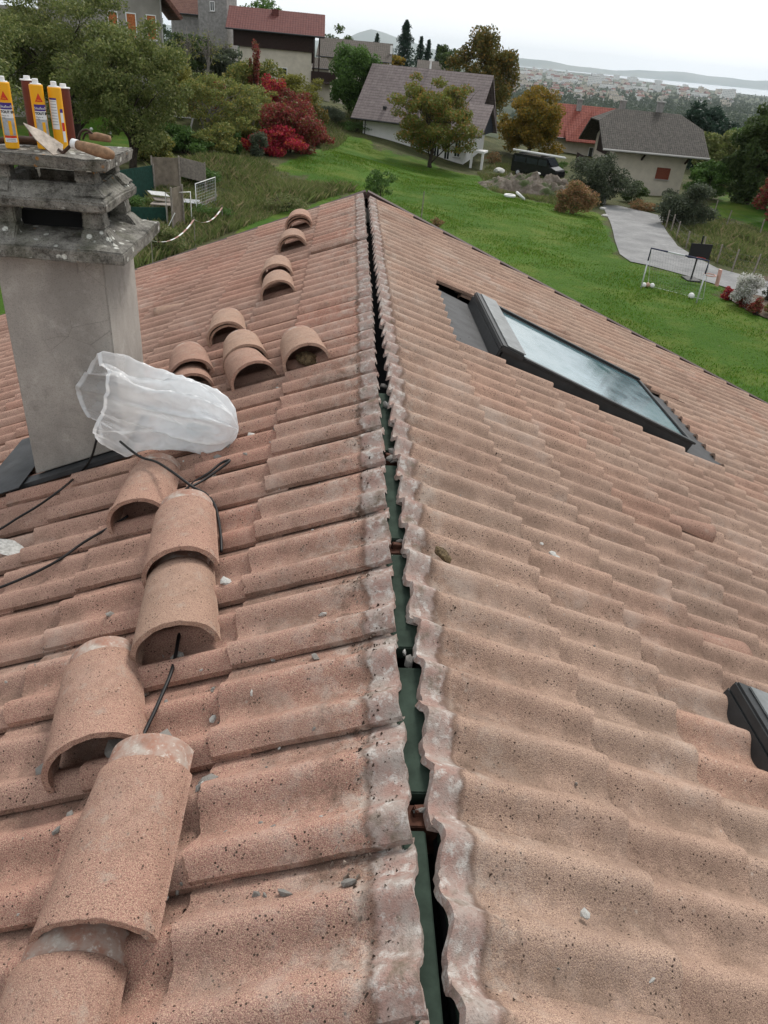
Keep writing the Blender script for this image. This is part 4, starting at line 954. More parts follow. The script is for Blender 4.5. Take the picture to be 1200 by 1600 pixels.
p = G(262, 190); tree('apple_tree', p, 5.2, (2.4, 2.4, 2.2), 'yellow', 6000, .09, 'thin yellowing tree under the right windows of the tall grey house', trunk=.12, clumps=40, cr=.22, crz=3.4, nl=10, fine=3)
# creeper, hedges, bushes round the crimson mass: (px, py base, halfwidth px, height px, kind, n, leaf, label)
B_ = [(275, 150, 30, 60, 'apple', 3500, .1, 'pale bushy growth at the foot of the tall grey house', 'shrub'), (315, 165, 30, 50, 'walnut', 3600, .1, 'olive undergrowth behind the wooden frame', 'shrub'), (350, 190, 34, 62, 'apple', 4200, .09, 'tangled pale green growth left of the crimson column', 'shrub'), (370, 215, 34, 52, 'yellow', 3600, .085, 'mottled yellow green bush left of the creeper dome', 'shrub'),
      (330, 225, 30, 26, 'dark', 1800, .08, 'dark low growth behind the hedge', 'shrub'), (250, 215, 30, 40, 'walnut', 3000, .085, 'olive bush right of the v shaped trunk', 'shrub'), (400, 205, 26, 70, 'apple', 3600, .085, 'pale green bush wrapped by the crimson column', 'shrub'), (480, 205, 26, 50, 'oak', 2600, .085, 'brownish bush behind the right end of the creeper', 'shrub'), (290, 110, 34, 50, 'dark', 3600, .13, 'dark green bush below the stone house', 'shrub'), (340, 115, 34, 40, 'grey', 3200, .12, 'grey green bush between stone house and chalet', 'shrub'), (455, 200, 30, 60, 'redb', 3600, .085, 'dark crimson growth behind the dome', 'creeper'),
      (452, 238, 42, 78, 'redb', 9000, .085, 'big dome of crimson creeper hanging over at its right side', 'creeper'), (432, 243, 40, 42, 'red', 5000, .08, 'bright crimson creeper spilling onto the lawn', 'creeper'), (492, 228, 20, 30, 'redb', 1800, .08, 'dull brownish red creeper skirt at the right end of the mass', 'creeper'),
      (425, 190, 16, 72, 'red', 2600, .08, 'tall crimson creeper column climbing behind the dome', 'creeper'), (399, 160, 9, 78, 'redb', 1300, .09, 'narrow red spire above the fruit trees', 'creeper'), (335, 195, 26, 60, 'redb', 2600, .085, 'dark red bush behind the wooden frame', 'shrub'), (288, 180, 20, 42, 'redb', 1600, .09, 'small dull red bush left of the crooked apple tree', 'shrub'),
      (390, 236, 20, 20, 'red', 900, .08, 'low crimson sprays beside the dark conical bush', 'creeper'), (403, 250, 14, 38, 'grey', 1600, .06, 'dark conical bush in front of the crimson creeper', 'shrub'), (372, 246, 6, 36, 'laurel', 700, .06, 'slim dark green upright shrub in the hedge', 'shrub'),
      (465, 168, 34, 50, 'yellow', 4000, .09, 'golden green bush below the chalet balcony', 'shrub'), (410, 150, 30, 55, 'apple', 3600, .1, 'pale green tree tops before the chalet wall', 'shrub'), (375, 150, 26, 50, 'apple', 2800, .1, 'green bush left of the narrow red spire', 'shrub'), (440, 128, 18, 36, 'grey', 1800, .11, 'grey green conifer like bush against the cream chalet wall', 'shrub'),
      (235, 250, 34, 46, 'apple', 3600, .07, 'light green bush behind the board screen', 'shrub'), (290, 240, 38, 38, 'laurel', 4200, .07, 'dense mid green hedge left part behind the enclosure', 'hedge'), (345, 245, 36, 42, 'apple', 4200, .07, 'pale topped hedge part above the rough bank', 'hedge'),
      (300, 285, 40, 26, 'laurel', 2500, .06, 'low green growth right behind the wire enclosure', 'shrub'), (520, 190, 24, 22, 'grey', 1600, .09, 'tall grey green weeds left of the white house', 'weeds'), (555, 205, 24, 14, 'laurel', 1400, .07, 'low green weeds at the left corner of the white house', 'weeds'),
      (205, 330, 24, 26, 'laurel', 1400, .06, 'green weeds behind the right side of the cowl', 'weeds'), (250, 395, 34, 40, 'meadow', 2400, .05, 'arching weeds between tape and gable edge', 'weeds'), (445, 330, 34, 26, 'meadow', 2200, .05, 'grey seed head weeds just beyond the left gable edge', 'weeds'), (330, 345, 26, 22, 'laurel', 1600, .05, 'nettles beneath the sagging tape', 'weeds')]
for (px, py, hw, hp_, lm, n, lf, lab, cat) in B_:
    g = G(px, py); D = math.hypot(g.x, g.y); s = (Vector(at_d(px+hw, py, D))-Vector(at_d(px-hw, py, D))).length/2; H = max(.3, hgt(px-.09*-hp_, py-hp_, g))
    nm = {'creeper': 'creeper', 'shrub': 'shrub', 'hedge': 'hedge', 'weeds': 'weed_patch'}[cat]
    bush(nm, g, (s*1.15, s*.9, H*.6), lm, int(n*1.7), lf*1.15, lab, cat, clumps=26, cr=.36, up=.25 if cat == 'weeds' else 0, asp=.3 if cat == 'weeds' else .6, sink=.12)
# bare trees
for (px, py, h_, lab) in ((325, 130, 95, 'bare grey tree before the stone house'), (292, 120, 80, 'bare thin tree left of the stone house gable'), (352, 118, 62, 'bare tree at the left end of the red chalet roof')):
    g = G(px, py); H = hgt(px-8, py-h_, g); e = empty('bare_tree', g, 0, lab, 'tree', 'bare trees near the old houses'); b = MB(); limbs(b, (0, 0, -.2), (.2, 0, H), .14, (0, 0, H*.62), (H*.32, H*.32, H*.38), 22, px, .25, 4); b.build('trunk', M['barkpale'], e, smooth=True)
    P = crown_pts(260, (0, 0, H*.6), (H*.33, H*.33, H*.36), 30, .2); V, F = leaves(P, np.ones(len(P)), .09); npmesh('crown', V, F, LM['apple'], e)
# round tree by the chalet, cherry before the white house, sapling, oak, maple
def tpx(name, px, py, top, hw, lm, n, leaf, lab, bot=None, **k):
    g = G(px, py)
    if math.hypot(g.x, g.y) > 122: g = Vector(at_d(px, py, 112)); g.z = gz(g.x, g.y)
    D = math.hypot(g.x, g.y); s = (Vector(at_d(px+hw, py, D))-Vector(at_d(px-hw, py, D))).length/2; H = hgt(px+.09*(py-top)*-1, top, g); Hb = hgt(px, bot, g) if bot else H*.15
    rz = (H-Hb)/2; return tree(name, g, H, (s, s*.95, rz), lm, n, leaf, lab, crz=(H+Hb)/2, **k)
tpx('laurel_tree', 547, 178, 55, 36, 'laurel', 22000, .14, 'full rounded dark green tree between the chalet and the white house', bot=172, trunk=.2, clumps=60, cr=.32, hollow=.5)
tpx('cherry_tree', 672, 262, 112, 70, 'cherry', 24000, .115, 'cherry tree turning bronze in front of the white house', bot=245, trunk=.17, clumps=130, cr=.17, hollow=.2, nl=20, fork=.12, fine=4)
tpx('sapling', 592, 335, 256, 30, 'laurel', 2400, .06, 'small green sapling rising behind the ridge end', bot=318, trunk=.04, clumps=34, cr=.22, hollow=.2, nl=12, fine=3)
tpx('oak_tree', 742, 200, 46, 50, 'oak', 22000, .19, 'tall dark bronze oak behind the white house', bot=190, trunk=.35, clumps=70, cr=.28, hollow=.45)
tpx('maple_tree', 822, 250, 134, 54, 'orange', 26000, .135, 'rounded amber maple right of the white house', bot=244, trunk=.22, clumps=80, cr=.26, hollow=.45)
def conifer(px, py, top, hw, lab, n=4600, leaf=.2, dist=None):
    g = G(px, py) if dist is None else Vector(at_d(px, py, dist)); D = math.hypot(g.x, g.y)
    if dist: g.z = min(g.z, gz(g.x, g.y))
    s = (Vector(at_d(px+hw, py, D))-Vector(at_d(px-hw, py, D))).length/2; H = hgt(px, top, g); n = int(n*1.6); e = empty('conifer', g, 0, lab, 'tree', 'conifers on the skyline')
    b = MB(); b.tube([(0, 0, -.3), (0, 0, H*.5), (0, 0, H)], [s*.12, s*.07, .02], 7); b.build('trunk', M['bark'], e)
    z = H*(.06+.94*rng.random(n)**.9); a = np.floor(rng.random(n)*40)/40*2*pi+z*3; q = (1-z/H)**.7*s*3.6*(.7+.4*np.sin(z*3+a*2)); r_ = q*rng.random(n)**.5
    P = np.stack([np.cos(a)*r_+rng.normal(0, .12, n), np.sin(a)*r_+rng.normal(0, .12, n), z-r_*.35], 1); V, F = leaves(P, .6+.8*rng.random(n), leaf, .4); npmesh('crown', V, F, LM['conifer'], e)
conifer(629, 118, 31, 15, 'tallest dark conifer standing above the white house ridge', 6500, .26, 190)
conifer(654, 112, 57, 8, 'slim conifer just right of the tallest one', 3600, .26, 200); conifer(666, 112, 62, 8, 'second slim conifer before the oak', 3600, .26, 205); conifer(681, 115, 69, 6, 'thin pointed conifer nearest to the oak', 2600, .26, 210); conifer(586, 112, 52, 6, 'small dark conifer top above the grey roof', 2000, .24, 185)
for (px, py, top, hw, lm, lab) in ((415, 60, -6, 22, 'laurel', 'green tree top poking over the chalet ridge'), (534, 90, 47, 16, 'dark', 'dark tree crown above the roof behind the laurel'), (700, 110, 74, 14, 'dark', 'low dark tree left of the oak'), (610, 100, 84, 16, 'orange', 'small amber tree top behind the white house ridge')):
    g = Vector(at_d(px, py, 150)); s = abs(hw)*150/1155*1.2; H = hgt(px, top, g); g2 = Vector((g.x, g.y, g.z-4)); tree('tree', g2, H+4, (s, s, H*.6), lm, 2600, .22, lab, trunk=.25, crz=4+H*.45, clumps=30, cr=.34)
# --- right side: wood on the slope, shrubs
W_ = [(1165, 318, 168, 55, 'dark', 15000, .14, 'broad dark tree over the green bank at the right edge'), (1215, 350, 150, 50, 'redb', 9000, .12, 'reddish bronze tree cut by the right edge'), (1110, 290, 200, 40, 'walnut', 9000, .13, 'olive tree right of the dark hipped roof'), (1085, 262, 158, 46, 'conifer', 9000, .17, 'flat topped dark pine beyond the hipped roof'), (1150, 282, 185, 40, 'laurel', 8000, .14, 'lighter green tree behind the broad dark one'), (1195, 300, 158, 24, 'redb', 5000, .12, 'reddish bare topped tree rising at the right edge'), (1230, 300, 200, 50, 'dark', 8000, .14, 'dark tree filling the right edge above the bank'), (1100, 310, 248, 36, 'laurel', 6000, .1, 'green shrubby tree beside the cream farmhouse wall')]
for (px, py, top, hw, lm, n, lf, lab) in W_: tpx('tree', px, py, top, hw, lm, int(n*1.5), lf*1.15, lab, bot=py-4, trunk=.22, clumps=70, cr=.28, hollow=.45)
S_ = [(932, 318, 40, 76, 'grey', 9000, .08, 'large grey green shrub before the left corner of the farmhouse', 'shrub'), (988, 316, 17, 30, 'dark', 2600, .07, 'small dark rounded shrub by the farmhouse wall', 'shrub'), (1070, 352, 50, 62, 'grey', 9500, .08, 'wide dark shrub at the bend of the driveway', 'shrub'), (893, 334, 30, 48, 'dry', 5200, .07, 'rusty dry bush on the right end of the rubble mound', 'bush'),
      (1160, 478, 24, 52, 'white', 4200, .038, 'bush full of white asters at the driveway edge', 'bush'), (1136, 468, 11, 20, 'red', 900, .038, 'small crimson bush left of the white asters', 'bush'), (1180, 492, 12, 24, 'redb', 1200, .038, 'low red bush in front of the white asters', 'bush'), (1162, 480, 12, 18, 'redb', 800, .036, 'brownish red bush between the two brighter ones', 'bush'), (1204, 492, 12, 46, 'yellow', 1500, .038, 'yellow green bush at the right edge of the bed', 'bush'), (1198, 470, 12, 30, 'grey', 900, .038, 'grey shrub behind the yellow green bush', 'bush'),
      (1005, 328, 22, 14, 'dry', 1400, .06, 'dry low weeds along the far driveway edge', 'weeds'), (683, 356, 9, 14, 'dry', 400, .04, 'tiny brown bush on the lawn just past the right gable edge', 'bush'), (770, 255, 14, 16, 'dry', 600, .06, 'dry weeds at the right corner of the white house', 'weeds'), (862, 268, 22, 20, 'laurel', 1700, .08, 'green bush behind the black van', 'shrub'), (1158, 308, 30, 40, 'dark', 5200, .1, 'dark undergrowth at the foot of the broad tree above the bank', 'shrub'), (1198, 330, 30, 50, 'dark', 5200, .1, 'dark undergrowth at the right edge above the green bank', 'shrub'), (1122, 300, 22, 34, 'walnut', 3200, .09, 'olive undergrowth between farmhouse shrub and bank', 'shrub'), (1050, 312, 16, 16, 'grey', 900, .06, 'low shrub in front of the farmhouse wall', 'shrub')]
for (px, py, hw, hp_, lm, n, lf, lab, cat) in S_:
    g = G(px, py); D = math.hypot(g.x, g.y); s = (Vector(at_d(px+hw, py, D))-Vector(at_d(px-hw, py, D))).length/2; H = max(.3, hgt(px-.09*hp_*-1, py-hp_, g))
    bush({'shrub': 'shrub', 'bush': 'bush', 'weeds': 'weed_patch'}[cat], g, (s*1.15, s*.85, H*.58), lm, int(n*1.6), lf*1.1, lab, cat, clumps=26, cr=.36, sink=.12)
# long grass as stuff
def blades(n, poly, lo, hi, wd, name, lab, mat='meadow', dens=None):
    xs = np.array([p[0] for p in poly]); ys = np.array([p[1] for p in poly]); X = rng.uniform(xs.min(), xs.max(), n*3); Y = rng.uniform(ys.min(), ys.max(), n*3); k = inpoly(X, Y, poly); X = X[k][:n]; Y = Y[k][:n]
    cl = np.sin(X*1.3+np.sin(Y*.9)*2)*np.sin(Y*1.1+X*.3); kk = rng.random(len(X)) < (.35+.65*(cl > -.1)); X = X[kk]; Y = Y[kk]; n = len(X); Z = zt(X, Y)
    h = rng.uniform(lo, hi, n)*(.7+.5*np.sin(X*.7+1)*np.sin(Y*.5)); a = rng.uniform(0, 2*pi, n); l = rng.normal(0, .4, (n, 2))*h[:, None]; wv_ = wd*(.6+.8*rng.random(n))
    P0 = np.stack([X-np.cos(a)*wv_, Y-np.sin(a)*wv_, Z-.03], 1); P1 = np.stack([X+np.cos(a)*wv_, Y+np.sin(a)*wv_, Z-.03], 1); P2 = np.stack([X+l[:, 0]*.4+np.cos(a)*wv_*.6, Y+l[:, 1]*.4+np.sin(a)*wv_*.6, Z+h*.6], 1); P3 = np.stack([X+l[:, 0], Y+l[:, 1], Z+h], 1)
    V = np.stack([P0, P1, P2, P3], 1).reshape(-1, 3); F = np.arange(4*n).reshape(n, 4); tag(npmesh(name, V, F, LM[mat]), lab, kind='stuff')
blades(42000, pxpoly([(240, 262), (380, 235), (420, 262), (470, 282), (555, 300), (460, 325), (370, 360), (215, 425), (190, 380), (230, 330)]), .25, .75, .018, 'rough_grass', 'rough tall grass and weeds on the bank beyond the left gable edge')
blades(26000, pxpoly([(1035, 352), (1050, 345), (1110, 335), (1150, 350), (1260, 385), (1290, 440), (1200, 436), (1120, 412), (1065, 385)]), .2, .6, .02, 'rough_grass', 'pale rough grass of the fenced field beside the driveway')
blades(22000, pxpoly([(745, 272), (760, 262), (800, 258), (900, 290), (935, 318), (925, 330), (860, 320), (770, 300)]), .15, .55, .02, 'rough_grass', 'weeds growing over the rubble mound')
LM['lawn'] = leafmat('lawn blades', [(.038, .105, .006), (.11, .21, .018), (.18, .21, .045)])
vis = pxpoly([(430, 265), (500, 238), (545, 203), (575, 224), (640, 247), (745, 277), (770, 302), (860, 320), (930, 332), (960, 395), (1010, 415), (1140, 452), (1135, 468), (1205, 505), (1260, 660), (1000, 560), (600, 345), (470, 300)])
blades(110000, vis, .04, .11, .022, 'lawn_grass', 'short green grass of the lawn', 'lawn')
blades(6000, pxpoly([(480, 200), (560, 180), (570, 215), (545, 215), (505, 238)]), .2, .6, .025, 'rough_grass', 'tall weeds left of the white house')
# the wood on the slope toward the town and trees of the plain
def crowns(samples, per, leafk, name, lab):
    Vs, Fs, o_ = [], [], 0
    for (P, s) in samples:
        p_ = crown_pts(per, (P[0], P[1], P[2]+s*.9), (s, s, s*1.05), 12, .42, .5); V, F = leaves(p_, .6+.8*rng.random(per), s*leafk, .7); Vs.append(V); Fs.append(F+o_); o_ += len(V)
    tag(npmesh(name, np.concatenate(Vs), np.concatenate(Fs), LM['far']), lab, kind='stuff')
sm1 = []
for i in range(150):
    px = rng.uniform(770, 1330); D = rng.uniform(62, 120); P = G(px, hz(px)+D)
    if math.hypot(P[0], P[1]) < 150: continue
    sm1.append((P, rng.uniform(3.2, 5.5)))
for i in range(90): P = (rng.uniform(-60, 260), rng.uniform(170, 420)); sm1.append(((P[0], P[1], gz(*P)-2), rng.uniform(3, 5)))
crowns(sm1, 420, .11, 'wood', 'dark wood on the slope between the farmhouse and the town')
sm2 = []
for i in range(3600):
    px = rng.uniform(720, 1380); D = rng.uniform(14, 72)*(1 if rng.random() < .6 else rng.uniform(.6, 1)); P = G(px, hz(px)+D)
    if D < 16 and px > 930: continue
    if px < 960 and D < 50 and rng.random() < .55: continue
    sm2.append((P, rng.uniform(5, 9)*(.6+.4*min(1, D/40))))
crowns(sm2, 70, .26, 'wood', 'hazy belts of trees in and around the distant town')
# ================================================================ houses
M['white'] = simple('white render', (.82, .82, .80), .9, .06, 2); M['cream'] = simple('cream render', (.55, .50, .41), .9, .12, 1.2); M['greywall'] = simple('old grey beige render', (.30, .28, .25), .9, .15, 1.0); M['stone'] = simple('grey stone wall', (.26, .25, .24), .95, .3, 3, 0, .02)
M['darkwood'] = simple('dark stained timber', (.028, .015, .012), .8, .3, 6); M['bluewood'] = simple('slate blue boarding', (.012, .016, .026), .7, .2, 6); M['shut'] = simple('red brown shutter', (.20, .055, .03), .7, .2, 12); M['orshut'] = simple('orange flowered blind', (.42, .14, .05), .8, .5, 14)
M['pane'] = simple('dark pane', (.03, .035, .04), .12, .2, 2, 0, 0, .6); M['gutter'] = simple('dark gutter', (.03, .03, .032), .5, .1); M['palewood'] = simple('weathered grey wood', (.24, .21, .18), .9, .3, 10); M['concrete'] = simple('pale concrete', (.42, .41, .39), .9, .15, 3)
def roofmat(name, a, b_, rows=3.0, cols=3.3, moss=None, cont=.5):
    # tile courses: real tile pattern of the roof, in the roof part's own UV-less frame (x along the ridge, z up the slope)
    t = NT(name); sp = t.n('ShaderNodeSeparateXYZ'); t.l(t.co(), sp.inputs[0])
    zz = t.math('FRACT', t.math('MULTIPLY', sp.outputs[2], rows)); xx = t.math('ABSOLUTE', t.math('SINE', t.math('MULTIPLY', sp.outputs[0], cols*pi)))
    c = t.mix(t.ramp(t.noise(2.2, 4, .6), .35, .65), a, b_); c = t.mix(t.ramp(t.noise(14, 3), .4, .65, 0, .6), c, tuple(x*.6 for x in a)); gap = t.ramp(zz, .0, .22, 1, 0)
    if moss: c = t.mix(t.ramp(t.noise(5, 6, .75), .45, .6), c, moss)
    c = t.mix(t.math('MULTIPLY', gap, cont), c, tuple(x*.25 for x in a)); t.color(c); t.set(Roughness=.85)
    t.bump(t.math('ADD', t.math('MULTIPLY', zz, -1.0), t.math('MULTIPLY', xx, .6)), .9, .05); return t.m
M['rA'] = roofmat('plum brown roof tiles', (.165, .135, .13), (.235, .195, .185), 4.3, 3.3, None, .75); M['rB'] = roofmat('mossy slate grey tiles', (.06, .052, .046), (.10, .088, .075), 6, 5, (.028, .028, .022), .3); M['rC'] = roofmat('brick red roof tiles', (.19, .045, .032), (.27, .075, .05), 4, 3.3, None, .6)
M['rD'] = roofmat('wine red roof tiles', (.115, .036, .032), (.16, .055, .045), 4.5, 3.3, None, .6); M['rE'] = roofmat('grey brown roof tiles', (.085, .07, .06), (.13, .105, .09), 4, 3.3, (.06, .055, .04), .4); M['rF'] = roofmat('old red brown roof tiles', (.13, .06, .045), (.19, .095, .07), 5, 5, None, .5)
def slab(b, P4, th, mi=0):
    P4 = [Vector(p) for p in P4]; n = (P4[1]-P4[0]).cross(P4[-1]-P4[0]).normalized()
    if n.z < 0: n = -n
    q = [p-n*th for p in P4]; k = len(P4); b.add(P4+q, [tuple(range(k)), tuple(range(2*k-1, k-1, -1))]+[(i, (i+1) % k, k+(i+1) % k, k+i) for i in range(k)], mi); return b
def window(par, P, ax, w, h, nrm, m='pane', name='window', frame='white', bars=1, shutters=None, sill=True):
    P, ax, nrm = Vector(P), Vector(ax).normalized(), Vector(nrm).normalized(); rz = atan2(ax.y, ax.x); Rm = Matrix.Rotation(rz, 3, 'Z')
    f = MB(); o = nrm*.02
    for s in (-1, 1): f.box(P+ax*s*(w/2+.03)+o, (.07, .08, h+.12), Rm)
    for s in (-1, 1): f.box(P+Vector((0, 0, s*(h/2+.03)))+o, (w-.01, .08, .07), Rm)
    for k in range(bars): f.box(P+ax*(w*((k+1)/(bars+1)-.5))+o*.9, (.05, .06, h), Rm)
    fo = f.build(name, M[frame], par); g = MB(); g.box(P+nrm*.005, (w, .03, h), Rm); g.build('pane' if m == 'pane' else 'shutter', M[m], fo)
    if sill: s_ = MB(); s_.box(P+nrm*.07+Vector((0, 0, -h/2-.1)), (w+.25, .16, .06), Rm); s_.build('sill', M['concrete'], fo)
    return fo
def gable_house(name, P, rz, L, W, eh, rh, lab, wall='white', roof='rA', ov=.6, ovg=.7, base=3.0, gable=None, th=.18, walltex=None):
    """P: front left corner of the walls on the ground, local x along the eaves, y to the back"""
    e = empty(name, P, rz, lab, 'house'); b = MB(); H = eh
    for (x, fl) in ((0, 1), (L, -1)):
        pts = [(x, 0, -base), (x, W, -base), (x, W, eh), (x, W/2, rh-th), (x, 0, eh)]; pts2 = [(p[0]+.25*fl, p[1], p[2]) for p in pts]; b.add(pts+pts2, [(0, 1, 2, 3, 4), (9, 8, 7, 6, 5), (0, 4, 9, 5), (1, 6, 7, 2)])
    for y in (.125, W-.125): b.box((L/2, y, (eh-base)/2), (L-.5, .25, eh+base))
    b.build('wall', M[wall], e)
    sl_ = (rh-eh)/(W/2); r = MB()
    for s in (0, 1):
        y0 = -ov if s == 0 else W+ov; z0 = eh-ov*sl_+th*.4
        slab(r, [(-ovg, y0, z0), (L+ovg, y0, z0), (L+ovg, W/2+(.0 if s else -.0), rh+th*.4), (-ovg, W/2, rh+th*.4)], th)
    r.build('roof', M[roof], e)
    g = MB(); g.tube([(-ovg, -ov-.06, eh-ov*sl_-.02), (L+ovg, -ov-.06, eh-ov*sl_-.02)], .08, 8); g.build('gutter', M['gutter'], e)
    return e
def chimney_part(par, P, w=.6, h=1.2, m='greywall', cap=True):
    c = MB(); c.box((P[0], P[1], P[2]+h/2), (w, w, h)); o = c.build('chimney', M[m], par, bevel=.02)
    if cap: k = MB(); k.box((P[0], P[1], P[2]+h+.06), (w+.2, w+.2, .1)); k.tube([(P[0], P[1], P[2]+h+.115), (P[0], P[1], P[2]+h+.4)], .12, 10); k.build('chimney_cap', M['concrete'], o)
    return o
# --- A: white house with plum roof
WA = Vector(at_d(566, 217, 86.0)); EA = Vector(atY(745, 262, WA.y-3.0)); rzA = -.36
WA.z = -6.6
hA = gable_house('house', WA, rzA, 11.0, 9.2, 2.55, 6.45, 'low white house with a plum brown tiled roof behind the cherry tree', 'white', 'rA', ov=1.05, ovg=1.0, base=4.2)
g = MB(); g.add([(11.02, .8, 2.7), (11.02, 8.4, 2.7), (11.02, 4.6, 6.1)], [(0, 1, 2)]); g.add([(11.08, .8, 2.7), (11.08, 8.4, 2.7), (11.08, 4.6, 6.1)], [(2, 1, 0)]); g.build('gable_boarding', M['bluewood'], hA)
r = MB(); slab(r, [(9.0, -2.3, 1.45), (13.0, -2.3, 1.45), (13.0, 1.6, 4.05), (9.0, 1.6, 4.05)], .16); slab(r, [(13.0, 1.62, 4.05), (11.7, 1.62, 4.05), (11.7, 5.5, 1.45), (13.0, 5.5, 1.45)], .16); r.build('porch_roof', M['rA'], hA)
g = MB(); g.add([(12.6, -1.9, 1.45), (12.6, 5.1, 1.45), (12.6, 1.6, 3.75), (12.7, -1.9, 1.45), (12.7, 5.1, 1.45), (12.7, 1.6, 3.75)], [(0, 1, 2), (5, 4, 3), (0, 3, 4, 1), (1, 4, 5, 2), (2, 5, 3, 0)]); g.build('gable_boarding', M['bluewood'], hA)
g = MB(); g.tube([(.25, -.95, 1.75), (.25, -.6, 1.6), (.25, -.08, 1.5), (.25, -.08, -.3)], .05, 8); g.build('downpipe', M['gutter'], hA)
g = MB(); g.box((12.1, -.2, .0), (2.3, 1.8, .2)); g.box((12.0, -.95, -2.3), (.22, .22, 4.4)); g.box((13.1, -.95, -2.3), (.22, .22, 4.4)); g.build('balcony', M['white'], hA, bevel=.02)
for k, (x, z, w_, h_) in enumerate(((8.1, -.4, .5, 1.1), (9.2, -.5, .5, 1.2), (8.4, -3.0, .6, 1.6), (9.6, -3.1, .6, 1.7), (10.25, .1, .55, 1.7))): window(hA, (x, 0, z), (1, 0, 0), w_, h_, (0, -1, 0))
window(hA, (10.6, 3.4, .2), (0, 1, 0), 1.2, 1.9, (1, 0, 0)); window(hA, (10.6, 1.2, -3.0), (0, 1, 0), 1.1, 2.0, (1, 0, 0))
g = MB(); g.tube([(5.2, 5.0, 6.0), (5.2, 5.0, 7.2)], .1, 10); g.lathe([(.2, 0), (.2, .2)], (5.2, 5.0, 7.2), 10); g.build('flue', M['white'], hA)
for (x, y) in ((3.6, 1.2), (2.2, .1)): g = MB(); zz = 2.55+(y)*.848+.2; g.box((x, y, zz), (.35, .3, .28)); g.build('roof_vent', M['gutter'], hA)
g = MB(); g.box((10.2, -.9, -4.6), (2.2, 1.6, .8)); g.build('terrace', M['concrete'], hA, bevel=.05)
# --- B: farmhouse with dark half hipped roof
PB = Vector(at_d(947, 300, 79)); PB.z = -9.0; rzB = atan2(-.05, 1)
hB = empty('farmhouse', PB, rzB, 'cream farmhouse under a dark mossy half hipped roof with one closed shutter', 'house')
LB, WB, e0, r0 = 6.9, 8.0, 4.9, 7.3
b = MB()
for (x, fl) in ((0, 1), (LB, -1)):
    pts = [(x, 0, -2), (x, WB, -2), (x, WB, e0), (x, WB/2+1.2, e0+1.0), (x, WB/2-1.2, e0+1.0), (x, 0, e0)]; pts2 = [(p[0]+.3*fl, p[1], p[2]) for p in pts]; b.add(pts+pts2, [(0, 1, 2, 3, 4, 5), (11, 10, 9, 8, 7, 6), (0, 5, 11, 6), (1, 7, 8, 2)])
for y in (.15, WB-.15): b.box((LB/2, y, (e0-2)/2), (LB-.6, .3, e0+2))
b.build('wall', M['cream'], hB)
r = MB(); ox, oy = 1.5, 1.3; zE = e0-oy*.55; xh = 1.9; hy = 1.55
def bp(x, y): return (x, y, r0-abs(y-WB/2)*((r0-zE)/(WB/2+oy)))
for s in (0, 1):
    Y = (lambda y: y) if s == 0 else (lambda y: WB-y)
    pl = [(-ox, Y(-oy)), (LB+ox, Y(-oy)), (LB+ox, Y(WB/2-hy-.2)), (LB+ox-xh, WB/2), (-ox+xh, WB/2), (-ox, Y(WB/2-hy-.2))]; slab(r, [bp(*p) for p in pl], .16)
for (x, xi) in ((-ox, -ox+xh), (LB+ox, LB+ox-xh)): slab(r, [bp(x, WB/2-hy-.2), bp(x, WB/2+hy+.2), (xi, WB/2, r0+.003)], .16)
r.build('roof', M['rB'], hB)
window(hB, (4.9, 0, 2.5), (1, 0, 0), 1.15, .85, (0, -1, 0), 'shut', sill=True, frame='shut', bars=0)
g = MB()
for x in (2.6, 6.7): g = MB(); g.bar((x, -.05, e0-1.4), (x, -1.0, e0-.72), .14); g.bar((x, -.05, e0-.75), (x, -1.1, e0-.8), .14); g.build('bracket', M['darkwood'], hB)
g = MB(); g.box((-1.0, 1.5, 2.4), (2.0, .1, 1.3)); g.box((-1.95, 4.0, 2.4), (.1, 5.0, 1.3)); g.box((-1.0, 4.0, 1.8), (2.0, 5.2, .12)); g.box((-.03, 4.2, 4.4), (.1, 5.0, 2.0)); g.build('balcony', M['darkwood'], hB)
chimney_part(hB, (4.6, 4.6, r0-.4), .55, 1.2, 'stone'); window(hB, (0, 2.2, 4.0), (0, 1, 0), .8, 1.3, (-1, 0, 0), 'pane')
g = MB(); g.tube([(-ox, -oy-.05, zE-.02), (LB+ox, -oy-.05, zE-.02)], .09, 8); g.build('gutter', M['concrete'], hB); 
g = MB(); g.box((2.1, -.05, .9), (.25, .12, .4)); g.build('wall_lamp', M['gutter'], hB)
# --- C: red roofed house behind
PC = Vector(at_d(868, 205, 108)); PC.z = -9.5
hC = gable_house('house', PC, atan2(-.1, 1), 8.5, 9.0, 3.6, 6.6, 'house with bright brick red roof half hidden between maple and farmhouse', 'cream', 'rC', ov=.8, ovg=.8, base=3)
r = MB(); slab(r, [(1.2, -2.0, 2.9), (7.5, -2.0, 2.9), (4.4, 1.8, 6.3)], .15); slab(r, [(1.2, -2.0, 2.9), (4.4, 1.8, 6.3), (1.2, 3, 5.2)], .15); r.build('roof', M['rC'], hC); chimney_part(hC, (3.0, 3.8, 5.8), .6, 1.5, 'stone'); chimney_part(hC, (8.6, 4.2, 5.6), .7, 2.0, 'stone')
window(hC, (5.2, 0, 1.6), (1, 0, 0), 1.0, 1.2, (0, -1, 0))
